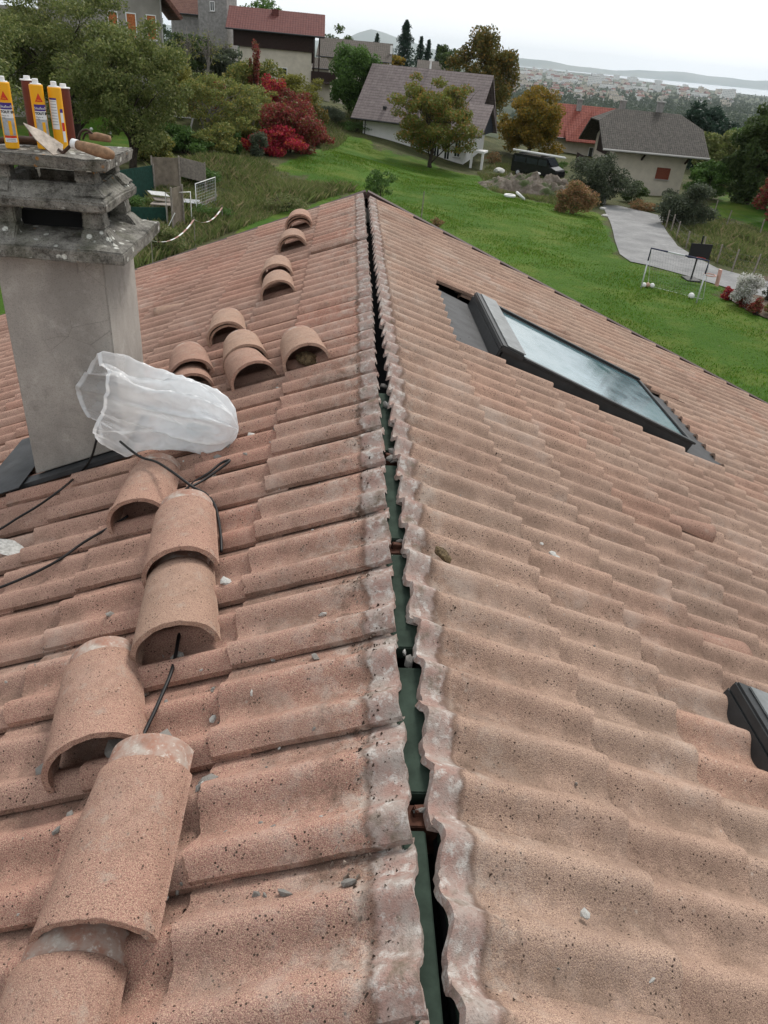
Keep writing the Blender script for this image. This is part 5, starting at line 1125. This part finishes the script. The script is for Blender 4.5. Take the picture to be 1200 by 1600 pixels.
# --- D: chalet with wine red roof
PD = Vector(at_d(376, 150, 104)); PD.z = -4.2
hD = gable_house('chalet', PD, atan2(.04, 1), 8.4, 8.0, 6.5, 8.3, 'dark timber and cream chalet with a long wine red roof and balcony', 'cream', 'rD', ov=1.0, ovg=1.5, base=3)
g = MB(); g.box((3.9, -.16, 5.35), (9.2, .3, 1.9)); g.build('timber_storey', M['darkwood'], hD)
g = MB(); g.add([(8.42, .2, 3.3), (8.42, 7.8, 3.3), (8.42, 7.8, 6.5), (8.42, 4.0, 8.05), (8.42, .2, 6.5), (8.6, .2, 3.3), (8.6, 7.8, 3.3), (8.6, 7.8, 6.5), (8.6, 4.0, 8.05), (8.6, .2, 6.5)], [(0, 1, 2, 3, 4), (9, 8, 7, 6, 5), (0, 5, 6, 1), (0, 4, 9, 5)]); g.build('gable_boarding', M['darkwood'], hD)
g = MB(); g.box((9.9, 2.0, 1.35), (3.0, 4.4, .15)); g.box((9.9, -.15, 2.0), (3.0, .08, 1.1)); g.box((11.36, 2.0, 2.0), (.08, 4.3, 1.1)); g.box((11.3, -.1, 0), (.16, .16, 2.6)); g.build('balcony', M['darkwood'], hD)
g = MB(); g.box((9.6, 2.5, .0), (2.3, 3.0, 2.5)); g.build('garage', M['cream'], hD)
for x in (8.7, 9.3): g = MB(); g.box((x, -.1, 4.2), (.16, .16, 4.2)); g.build('post', M['darkwood'], hD)
chimney_part(hD, (4.0, 3.0, 7.1), .8, 1.3, 'rD', False)
window(hD, (5.0, 0, 2.0), (1, 0, 0), 1.0, 1.1, (0, -1, 0))
# --- E: grey brown roofs behind the laurel
PE = Vector(at_d(500, 100, 135)); PE.z = -3.5; hE = gable_house('house', PE, atan2(-.05, 1), 10.5, 10, 3.3, 5.5, 'house with a grey brown roof and white flue behind the laurel tree', 'cream', 'rE', ov=.6, ovg=.6, base=5)
g = MB(); g.box((10.9, 2.0, 3.6), (.35, .35, 3.4)); g.build('flue', M['white'], hE)
PS = Vector(at_d(487, 103, 122)); PS.z = -3.2; hS = gable_house('shed', PS, .4, 2.6, 3, 1.6, 2.6, 'small brown roofed shed at the end of the chalet balcony', 'greywall', 'rE', ov=.3, ovg=.3, base=4); hS['category'] = 'shed'
PK = Vector(at_d(655, 108, 150)); PK.z = -7.5; gable_house('house', PK, -.1, 5, 8, 6.2, 7.6, 'pale flat looking roof glimpsed between the white house ridge and the conifers', 'white', 'rE', ov=.5, ovg=.5, base=4)
# --- F: tall grey house top left
PF = Vector(at_d(145, 150, 69)); PF.z = -3.8; hF = empty('house', PF, atan2(.30, 1), 'tall grey house with orange windows, top left behind the olive trees', 'house')
b = MB(); b.box((1.2, 4, 2.5), (8.5, 8, 8.8)); b.add([(-3.05, 0, 8.6), (5.45, 0, 6.9), (1.2, 0, 11.9), (-3.05, 8, 8.6), (5.45, 8, 6.9), (1.2, 8, 11.9)], [(0, 1, 2), (5, 4, 3), (0, 2, 5, 3), (1, 4, 5, 2)]); b.build('wall', M['greywall'], hF)
r = MB(); slab(r, [(1.2, -1.2, 12.5), (1.2, 9.2, 12.5), (7.0, 9.2, 5.8), (7.0, -1.2, 5.8)], .25); slab(r, [(1.2, -1.2, 12.5), (-8.5, -1.2, 6.3), (-8.5, 9.2, 6.3), (1.2, 9.2, 12.5)], .25); r.build('roof', M['rF'], hF)
b = MB(); b.box((-5.6, 3.0, 1.5), (5.2, 8.0, 8)); b.build('wall', M['greywall'], hF)
for x in (2.0, 3.3, 4.75): window(hF, (x, 0, 5.0), (1, 0, 0), .62, 1.5, (0, -1, 0), 'orshut', frame='white', bars=0)
window(hF, (4.7, 0, 1.9), (1, 0, 0), .8, 1.3, (0, -1, 0), 'orshut', frame='white', bars=0)
g = MB(); g.tube([(6.5, -1.1, 7.5), (5.5, -.1, 7.0), (5.5, -.1, -.5)], .06, 8); g.build('downpipe', M['concrete'], hF)
# --- G: stone house
PG = Vector(at_d(272, 110, 118)); PG.z = -1.8; hG = gable_house('house', PG, atan2(-.12, 1), 4.6, 9, 5.2, 8.2, 'stone barn like house with brown roof right of the tall grey house', 'stone', 'rF', ov=.6, ovg=.6, base=4)
b = MB(); b.box((6.6, -1.5, 3.6), (3.6, 5, 10)); b.add([(4.8, -4, 8.6), (8.4, -4, 8.6), (6.6, -4, 10.4), (4.8, 1, 8.6), (8.4, 1, 8.6), (6.6, 1, 10.4)], [(0, 1, 2), (5, 4, 3), (0, 2, 5, 3), (1, 4, 5, 2)]); b.build('wall', M['stone'], hG)
r = MB(); slab(r, [(6.6, -4.5, 10.6), (6.6, 1.2, 10.6), (8.9, 1.2, 8.3), (8.9, -4.5, 8.3)], .15); slab(r, [(6.6, -4.5, 10.6), (4.3, -4.5, 8.3), (4.3, 1.2, 8.3), (6.6, 1.2, 10.6)], .15); r.build('roof', M['rF'], hG)
for x, z in ((6.2, 8.1), (7.0, 8.1), (6.6, 5.8)): window(hG, (x, -4, z), (1, 0, 0), .45, .9, (0, -1, 0))
window(hG, (2.0, 0, 1.8), (1, 0, 0), .9, 1.2, (0, -1, 0))
# ================================================================ things in the garden
M['chrome'] = simple('pale tube', (.55, .56, .57), .4, .1); M['navy'] = simple('navy plastic', (.015, .02, .06), .5, .1); M['ballw'] = simple('white leather', (.72, .72, .70), .5, .1, 8); M['balll'] = simple('tan leather', (.42, .27, .19), .5, .1, 8); M['rubber'] = simple('black plastic', (.014, .014, .015), .6, .1)
M['net'] = simple('white cord', (.25, .27, .27), .7, .05)
pl, pr_ = G(1001, 451), G(1088, 473); ql, qr = Vector(atZ(1023, 396, 0)), None
gh = 1.85
e = empty('football_goal', pl, 0, 'white and navy football goal with net standing on the lawn', 'football goal'); d = pr_-pl; bk = Vector((-d.y, d.x, 0)).normalized()*.9
a0, a1 = Vector((0, 0, 0)), d; t0, t1 = a0+Vector((0, 0, gh)), a1+Vector((0, 0, gh))
b = MB(); b.tube([a0, a0+(t0-a0)*.7], .035, 8); b.tube([a1, a1+(t1-a1)*.7], .035, 8); b.tube([t0+(t1-t0)*.3, t0+(t1-t0)*.6], .036, 8); b.build('post', M['chrome'], e, smooth=True)
b = MB(); b.tube([a0+(t0-a0)*.7, t0, t0+(t1-t0)*.3], .036, 8); b.tube([t0+(t1-t0)*.6, t1, a1+(t1-a1)*.7], .036, 8); b.build('crossbar', M['navy'], e, smooth=True)
b = MB(); b.tube([t0, a0+bk], .012, 6); b.tube([t1, a1+bk], .012, 6); b.tube([a0+bk, a1+bk], .012, 6); b.build('stay', M['chrome'], e)
b = MB()
for k in range(1, 22): f = k/22; p, q = t0+(t1-t0)*f, a0+bk+(a1-a0)*f; b.tube([p, (p+q)/2+Vector((0, 0, -.08)), q], .003, 4, cap=False)
for k in range(1, 14): f = k/14; p, q = t0+(a0+bk-t0)*f, t1+(a1+bk-t1)*f; b.tube([p, (p+q)/2+Vector((0, 0, -.05)), q], .003, 4, cap=False)
b.build('net', M['net'], e)
for (px, py, m_, lab) in ((1005, 449, 'ballw', 'white ball against the left goal post'), (1011, 449, 'balll', 'tan ball between the two white balls at the left post'), (1018, 450, 'ballw', 'white ball right of the tan one at the left post'), (1079, 466, 'ballw', 'lone white ball beside the right goal post')):
    g = G(px, py); bm = bmesh.new(); bmesh.ops.create_icosphere(bm, subdivisions=3, radius=.115 if px < 1050 else .14); me = bpy.data.meshes.new('ball'); bm.to_mesh(me); bm.free(); o = link('ball', me, None, M[m_], True); o.location = g+Vector((0, 0, .115)); tag(o, lab, 'ball', 'balls by the goal')
g = G(1079, 438); e = empty('basketball_hoop', g, 0, 'black basketball hoop and backboard on a pole at the driveway edge', 'basketball hoop'); H = hgt(1103, 369, g)
b = MB(); b.tube([(0, 0, 0), (0, 0, H)], .045, 8); b.box((0, 0, .05), (.7, .9, .1)); b.build('pole', M['rubber'], e); b = MB(); b.box((0, -.12, H-.72), (1.1, .05, .72)); b.build('backboard', M['rubber'], e, bevel=.01)
b = MB(); b.tube([(.22*cos(a), -.38+.22*sin(a), H-1.0) for a in np.linspace(0, 2*pi, 18)], .012, 6); b.build('rim', simple('red rim', (.5, .05, .03), .5), e)
g = G(1104, 447); b = MB(); b.tube([(.28*cos(a), .28*sin(a), 0) for a in np.linspace(0, 2*pi, 18)], .03, 6); b.bar((.5, 0, -.5), (.45, 0, .3), .22, .1); o = b.build('toy_hoop', simple('pink hoop', (.6, .35, .3), .5)); o.location = g+Vector((0, 0, 1.1)); o.location.z -= .55; tag(o, 'pale toy ring and blue pad hanging at the right end of the goal', 'toy')
# fences
def fence(pts, hh, lab, n_w=3):
    e = empty('wire_fence', G(*pts[0]), 0, lab, 'fence'); o_ = e.location; tops = []
    for (px, py) in pts:
        g = G(px, py)-o_; b = MB(); k = random.uniform(-.12, .12); b.tube([g+Vector((0, 0, -.2)), g+Vector((k, k*.5, hh*random.uniform(.85, 1.1)))], .045, 6); b.build('post', M['palewood'], e); tops.append((g, Vector((k, k*.5, hh))))
    b = MB()
    for w_ in range(n_w):
        f = .35+.5*w_/max(1, n_w-1); b.tube([g+t_*f for g, t_ in tops], .006, 4)
    b.build('wire', M['gutter'], e)
fence([(1040, 357), (1048, 362), (1056, 374), (1072, 388), (1095, 402), (1120, 411), (1143, 424), (1175, 432), (1220, 440)], 1.15, 'wire fence with weathered posts along the driveway bend')
fence([(1044, 345), (1068, 350), (1092, 352), (1114, 340), (1135, 352), (1185, 372)], 1.2, 'wire fence in front of the dark shrub and green bank')
g = G(658, 342); b = MB(); b.tube([(0, 0, -.2), (.02, 0, 1.5)], .03, 6); o = b.build('stake', M['palewood']); o.location = g; tag(o, 'single leaning stake on the lawn beyond the right gable edge', 'stake')
# van
g = G(846, 276); g = Vector(at_d(838, 276, 80)); g.z = gz(g.x, g.y)
e = empty('van', g, -.72, 'black van with a white ladder rack tube on its roof behind the rubble mound', 'van'); M['vanp'] = simple('black car paint', (.012, .013, .015), .25, .1, 3, .0, 0, .6)
b = MB(); pf = [(-2.5, .35), (-2.5, 1.75), (-2.35, 1.95), (1.1, 1.95), (1.75, 1.25), (2.45, 1.0), (2.55, .75), (2.55, .35)]
b.add([(x, -.9, z) for x, z in pf]+[(x, .9, z) for x, z in pf], [tuple(range(8)), tuple(range(15, 7, -1))]+[(i, (i+1) % 8, 8+(i+1) % 8, 8+i) for i in range(8)]); b.build('body', M['vanp'], e, bevel=.06)
for s in (-1, 1):
    for (x0_, x1_) in ((-2.2, -1.0), (-.85, .3), (.45, 1.35)): b = MB(); b.box(((x0_+x1_)/2, s*.905, 1.5), (x1_-x0_, .02, .5)); b.build('window', M['pane'], e)
    for x in (-1.6, 1.6): b = MB(); b.tube([(x, s*.72, .33), (x, s*.93, .33)], .33, 20); wo = b.build('wheel', M['rubber'], e); b = MB(); b.tube([(x, s*.931, .33), (x, s*.95, .33)], .2, 16); b.build('rim', M['chrome'], wo)
b = MB(); b.add([(1.13, -.8, 1.93), (1.13, .8, 1.93), (1.76, .8, 1.29), (1.76, -.8, 1.29)], [(0, 1, 2, 3)]); 
for v in range(4): pass
b.build('windscreen', M['pane'], e).location = (.045, 0, .045)
b = MB(); b.tube([(-2.7, -.55, 2.2), (2.9, -.55, 2.2)], .09, 10); b.tube([(-2.7, -.3, 2.16), (2.9, -.3, 2.16)], .05, 8); b.build('roof_tube', M['white'], e, smooth=True)
b = MB(); [b.box((x, 0, 2.03), (.08, 1.7, .1)) for x in (-1.8, .6)]; b.build('roof_rack', M['rubber'], e)
# rubble mound, tyres, stones
g = G(835, 300); bm = bmesh.new(); bmesh.ops.create_grid(bm, x_segments=60, y_segments=36, size=1)
for v in bm.verts:
    x, y = v.co.x, v.co.y; k = max(0, 1-x*x)**.8*max(0, 1-y*y)**.8; X_, Y_ = x*4.6, y*2.6; n_ = mnoise.fractal(Vector((X_*.9, Y_*.9, 2)), .8, 2, 4); n_ = n_ if isinstance(n_, float) else n_[0]
    v.co = Vector((X_, Y_-.25*X_, k*(1.25+.55*n_)+.0)); v.co.z += gz(g.x+v.co.x, g.y+v.co.y)-g.z-.08+.15*k*n_
me = bpy.data.meshes.new('rubble_mound'); bm.to_mesh(me); bm.free(); t = NT('earth and rubble'); c = t.mix(t.ramp(t.noise(3, 5, .7), .35, .65), (.09, .07, .05), (.20, .17, .14)); c = t.mix(t.ramp(t.noise(1.1, 4), .5, .62), c, (.05, .07, .02)); t.color(c).bump(t.noise(9, 5, .8), .9, .08); o = link('rubble_mound', me, None, t.m, True); o.location = g; tag(o, 'mound of earth and rubble grown with weeds below the van', 'mound')
for i, (px, py, lab) in enumerate(((796, 309, 'white tyre planter left of its twin on the lawn edge'), (811, 312, 'white tyre planter tilted against the mound'))):
    g = G(px, py); b = MB(); n_ = 20; rr = [(.36+.1*cos(a), .1*sin(a)) for a in np.linspace(0, 2*pi, 9)]; V = []; F = []
    for k in range(n_):
        for (r_, z) in rr[:-1]: V.append((r_*cos(2*pi*k/n_), r_*sin(2*pi*k/n_), z+.1))
    F = [(k*8+j, k*8+(j+1) % 8, ((k+1) % n_)*8+(j+1) % 8, ((k+1) % n_)*8+j) for k in range(n_) for j in range(8)]; b.add(V, F); o = b.build('tyre', M['ballw'], smooth=True); o.location = g+Vector((0, 0, .05 if i == 0 else .2)); o.rotation_euler = (0, .6*i, 0); tag(o, lab, 'tyre', 'white tyres by the mound')
for (px, py, s, lab) in ((778, 282, .45, 'pale boulder on the left part of the mound'), (942, 327, .22, 'white stone at the driveway corner'), (945, 338, .2, 'second white stone lower at the driveway corner'), (838, 285, .22, 'pale stone slab below the van')):
    g = G(px, py); o = place(lump('stone', s, M['chipw'], px, (1.3, .9, .5)), 'stone', g+Vector((0, 0, s*.3+(.7 if px < 900 else 0))), lab, 'stone', 'pale stones around the mound', rot=(0, 0, px))
g = G(940, 318); b = MB(); b.box((0, 0, .25), (.5, .5, .5)); b.box((.3, .3, .35), (.12, .5, .9), (.2, .3, 0)); o = b.build('crate', M['concrete'], bevel=.02); o.location = g; tag(o, 'pale broken crate where the driveway meets the mound', 'crate')
# garden enclosure on the left
M['netg'] = simple('green shade net', (.012, .05, .036), .8, .3, 8); M['board'] = simple('grey brown plywood', (.19, .155, .12), .9, .35, 3)
def gp(px, py, up=0): g = G(px, py); return g+Vector((0, 0, up))
def panel(name, p, q, h, mat, lab, cat, base=0, th=.03, h2=None):
    g0, g1 = gp(*p), gp(*q); d = g1-g0; e = empty(name, g0, 0, lab, cat); b = MB(); n = Vector((-d.y, d.x, 0)).normalized()*th; h2 = h2 or h
    vs = [Vector((0, 0, base)), d+Vector((0, 0, base)), d+Vector((0, 0, base+h2)), Vector((0, 0, base+h))]; b.add(vs+[v+n for v in vs], [(0, 1, 2, 3), (7, 6, 5, 4), (0, 4, 5, 1), (1, 5, 6, 2), (2, 6, 7, 3), (3, 7, 4, 0)]); b.build('sheet', M[mat], e)
    b = MB()
    for (v, hh) in ((Vector((0, 0, 0)), h), (d, h2)): b.box(v-n+Vector((0, 0, (hh+base)/2)), (.07, .07, hh+base+.15)); 
    b.build('post', M['palewood'], e); return e
panel('shade_net', (180, 318), (242, 305), 1.5, 'netg', 'dark green shade net fence right of the cowl', 'net fence'); panel('board_screen', (240, 300), (282, 300), 1.75, 'board', 'grey plywood board screen standing behind the enclosure', 'screen')
panel('shade_net', (205, 352), (262, 352), .8, 'netg', 'lower green net sagging in front of the enclosure', 'net fence'); panel('board_screen', (282, 290), (322, 300), 1.0, 'palewood', 'pale plank screen right of the plywood', 'screen', base=.5)
panel('wooden_gate', (270, 358), (287, 352), 1.75, 'board', 'narrow weathered wooden gate of the enclosure', 'gate'); panel('board_screen', (315, 338), (338, 325), .62, 'board', 'short brown board low in the white frame', 'screen')
def frame(p, q, h, lab, r=.025):
    g0, g1 = gp(*p), gp(*q); d = g1-g0; b = MB(); b.tube([(0, 0, 0), (0, 0, h), d+Vector((0, 0, h)), d], r, 6); o = b.build('tube_frame', M['ballw'], smooth=True); o.location = g0; tag(o, lab, 'frame', 'frames of the enclosure'); return o
frame((308, 343), (338, 330), 1.65, 'white tube frame at the right side of the enclosure'); frame((262, 355), (300, 352), 1.5, 'tube frame crossing behind the wooden gate')
g0, g1 = gp(308, 343), gp(338, 330); d = g1-g0; b = MB()
for k in range(13): f = k/12; b.tube([d*f, d*f+Vector((0, 0, 1.6))], .004, 4)
for k in range(12): b.tube([Vector((0, 0, k*.14)), d+Vector((0, 0, k*.14))], .004, 4)
o = b.build('mesh_fence', M['chrome']); o.location = g0+Vector((.0, .06, 0)); tag(o, 'wire mesh panel in the white tube frame', 'wire panel')
for (px, py, z, m_, sx, lab) in ((262, 338, .75, 'palewood', 1.3, 'grey planks stacked on the bench in the enclosure'), (300, 335, .6, 'chrome', 1.2, 'pale corrugated sheets leaning in the enclosure'), (250, 335, .95, 'ballw', .9, 'striped white sheet crumpled on the left of the bench')):
    b = MB(); [b.box((0, k*.16-.3, k*.012), (sx, .13, .03), (0, .12, .05*k)) for k in range(5)]; o = b.build('plank_pile', M[m_]); o.location = gp(px, py, z); o.rotation_euler = (0, 0, .5); tag(o, lab, 'planks')
b = MB(); [b.box((x, y, .35), (.06, .06, .7)) for x in (-.6, .6) for y in (-.3, .3)]; b.box((0, 0, .69), (1.4, .8, .04)); o = b.build('bench', M['palewood']); o.location = gp(262, 342); tag(o, 'rough work bench inside the enclosure', 'bench')
b = MB(); b.tube([(0, 0, 0), (.5, 0, .9)], .02, 6); o = b.build('pole', M['ballw']); o.location = gp(258, 364); tag(o, 'pale pole leaning on the net in front of the gate', 'pole')
# barrier tape
A0, A1, A2 = Vector(atZ(236, 376, -5.3)), Vector(atZ(303, 343, -5.6)), Vector(atZ(347, 324, -5.9)); pts = []
for (p, q) in ((A0, A1), (A1, A2)):
    for k in range(10): f = k/10; pts.append(p+(q-p)*f+Vector((0, 0, -.35*4*f*(1-f))))
pts.append(A2); b = MB()
for i in range(len(pts)-1): b.bar(pts[i], pts[i+1], .07, .006, i % 2)
o = b.build('barrier_tape', [M['ballw'], simple('dull red', (.38, .22, .19), .6)]); tag(o, 'red and white barrier tape sagging in two loops', 'barrier tape')
for (P, lab) in ((A0, 'stake at the left end of the barrier tape'), (A1, 'stake in the middle of the barrier tape'), (A2, 'stake at the right end of the barrier tape')):
    b = MB(); zg = gz(P.x, P.y); b.tube([(0, 0, -.1), (0, 0, P.z-zg+.1)], .02, 6); o = b.build('stake', M['palewood']); o.location = (P.x, P.y, zg); tag(o, lab, 'stake', 'stakes of the barrier tape')
# wooden a frame in the orchard
g = G(285, 200); e = empty('trestle_swing', g, .1, 'pale wooden trestle frame with a pink seat in the orchard', 'swing'); b = MB()
for x in (-1.3, 1.1): b.bar((x-.45, -.3, 0), (x+.1, 0, 1.9), .1); b.bar((x+.65, .3, 0), (x+.1, 0, 1.9), .1)
b.bar((-1.3, 0, 1.88), (1.3, 0, 1.8), .1); b.bar((-1.3, 0, .8), (2.2, 0, .75), .09); b.build('frame', M['concrete'], e); b = MB(); b.box((-1.2, -.2, .55), (1.5, .4, .06), (0, -.2, 0)); b.build('seat', simple('faded pink', (.42, .20, .30), .7), e)
for (px, py, lab) in ((172, 210, 'white ball in the orchard grass left of the v shaped trunk'), (143, 204, 'small pale ball further left in the orchard grass')):
    g = G(px, py); bm = bmesh.new(); bmesh.ops.create_icosphere(bm, subdivisions=3, radius=.12); me = bpy.data.meshes.new('ball'); bm.to_mesh(me); bm.free(); o = link('ball', me, None, M['ballw'], True); o.location = g+Vector((0, 0, .1)); tag(o, lab, 'ball')
# vent cap and end finial behind left gable
# ================================================================ the town
TM = {'w': simple('pale facade', (.80, .79, .76), .9, .1, .05), 'c': simple('cream facade', (.66, .58, .48), .9, .1, .05), 'r': simple('far red roof', (.22, .12, .10), .9, .2, .05), 'g': simple('far grey roof', (.20, .19, .19), .9, .2, .05), 'p': simple('far panes', (.12, .14, .16), .4)}
def town_mesh(w_, d_, h_, roof, wall, flat):
    b = MB(); b.box((0, 0, h_/2), (w_, d_, h_), mi=0)
    if flat: b.box((0, 0, h_+.3), (w_+.6, d_+.6, .6), mi=1); b.box((w_*.2, 0, h_+1.6), (3, 3, 2), mi=0)
    else:
        r_ = min(w_, d_)*.32; b.add([(-w_/2-.6, -d_/2-.6, h_), (w_/2+.6, -d_/2-.6, h_), (w_/2+.6, d_/2+.6, h_), (-w_/2-.6, d_/2+.6, h_), (-w_/2, 0, h_+r_), (w_/2, 0, h_+r_)], [(0, 1, 5, 4), (2, 3, 4, 5), (1, 2, 5), (3, 0, 4), (0, 3, 2, 1)], 1)
    fl = max(1, int(h_/3.2))
    for k in range(fl):
        z = 1.8+k*3.1
        if z+.8 > h_: break
        nn = max(2, int(w_/4))
        for j in range(nn): b.box((-w_/2+w_*(j+.5)/nn, -d_/2-.03, z), (1.4, .06, 1.5), mi=2)
    me = bpy.data.meshes.new('town_building'); me.from_pydata(b.v, [], b.f); me.update(); me.polygons.foreach_set('material_index', b.m); [me.materials.append(TM[k]) for k in (wall, roof, 'p')]; return me
TB = [town_mesh(13, 11, 6, 'r', 'w', 0), town_mesh(15, 11, 7, 'r', 'c', 0), town_mesh(12, 10, 6, 'g', 'w', 0), town_mesh(34, 14, 17, 'g', 'w', 1), town_mesh(26, 14, 13, 'g', 'c', 1), town_mesh(50, 22, 9, 'g', 'w', 1), town_mesh(20, 13, 10, 'r', 'w', 0)]
nb = 0; rr = random.Random(5)
while nb < 285:
    px = rr.uniform(775, 1150)
    lo, hi = (9, 52) if px < 900 else ((12, 50) if px < 1000 else (17, 42))
    D = lo+(hi-lo)*rr.random()**1.25
    if px > 1000 and rr.random() < .55: continue
    P = G(px, hz(px)+D)
    if math.hypot(P.x, P.y) < 1500: continue
    k = rr.choice([0, 0, 1, 1, 2, 3, 3, 4, 4, 6, 6, 5] if D < 30 else [0, 0, 0, 1, 1, 2, 2, 6, 4]); o = bpy.data.objects.new('town_building', TB[k]); COL.objects.link(o); o.location = (P.x, P.y, P.z-1); s = (1.25 if D > 28 else 1.9); o.scale = (s, s, s*rr.uniform(.9, 1.5)); o.rotation_euler = (0, 0, rr.choice([0, .4, -.5, 1.2])+rr.uniform(-.1, .1)+.3)
    kd = ['white walled house with red roof', 'cream walled house with red roof', 'white walled house with grey roof', 'white flat topped tower block', 'cream flat topped block', 'long low pale hall', 'larger white house with red roof'][k]; tag(o, 'tiny hazy '+kd+' in the distant town', 'building', kd+'s of the distant town'); nb += 1
for (px, D, h_, lab) in ((837, 20, 42, 'thin church spire left in the distant town'), (923, 17, 52, 'taller pointed church spire right of it in the distant town')):
    P = G(px, hz(px)+D); b = MB(); b.box((0, 0, h_*.25), (11, 11, h_*.5)); b.box((14, 0, 8), (26, 14, 16)); b.build('x', TM['c']) if False else None; o = b.build('church', TM['c']); o.location = P; c = MB(); c.lathe([(7, 0), (.4, h_*.55)], (0, 0, h_*.5+.1), 8); c.add([(1, -8, 16.1), (27, -8, 16.1), (27, 8, 16.1), (1, 8, 16.1), (1, 0, 22), (27, 0, 22)], [(0, 1, 5, 4), (2, 3, 4, 5), (1, 2, 5), (3, 0, 4)]); c.build('spire', TM['g'], o); tag(o, lab, 'church')
P = G(789, hz(789)+12); b = MB(); b.box((0, 0, 45), (2.5, 2.5, 90)); b.box((12, 0, 88), (60, 2.2, 2.2)); b.box((-14, 0, 85), (6, 4, 5)); o = b.build('tower_crane', TM['g']); o.location = P; tag(o, 'hazy tower crane at the left end of the distant town', 'crane')
# haze
b = MB(); b.box((0, 3000, (-84+400)/2), (56000, 52000, 486)); hz_ = b.build('haze', None or simple('x', (0, 0, 0)))
m_ = bpy.data.materials.new('haze'); m_.use_nodes = True; m_.node_tree.nodes.clear(); vo = m_.node_tree.nodes.new('ShaderNodeVolumePrincipled'); vo.inputs['Color'].default_value = (.86, .93, 1, 1); vo.inputs['Density'].default_value = 3.6e-5; vo.inputs['Anisotropy'].default_value = 0
ou = m_.node_tree.nodes.new('ShaderNodeOutputMaterial'); m_.node_tree.links.new(vo.outputs[0], ou.inputs['Volume']); hz_.data.materials.clear(); hz_.data.materials.append(m_); tag(hz_, 'pale blue air haze', kind='stuff')
for c in list(SC.objects):
    if c.get('category') and c.parent: del c['category']
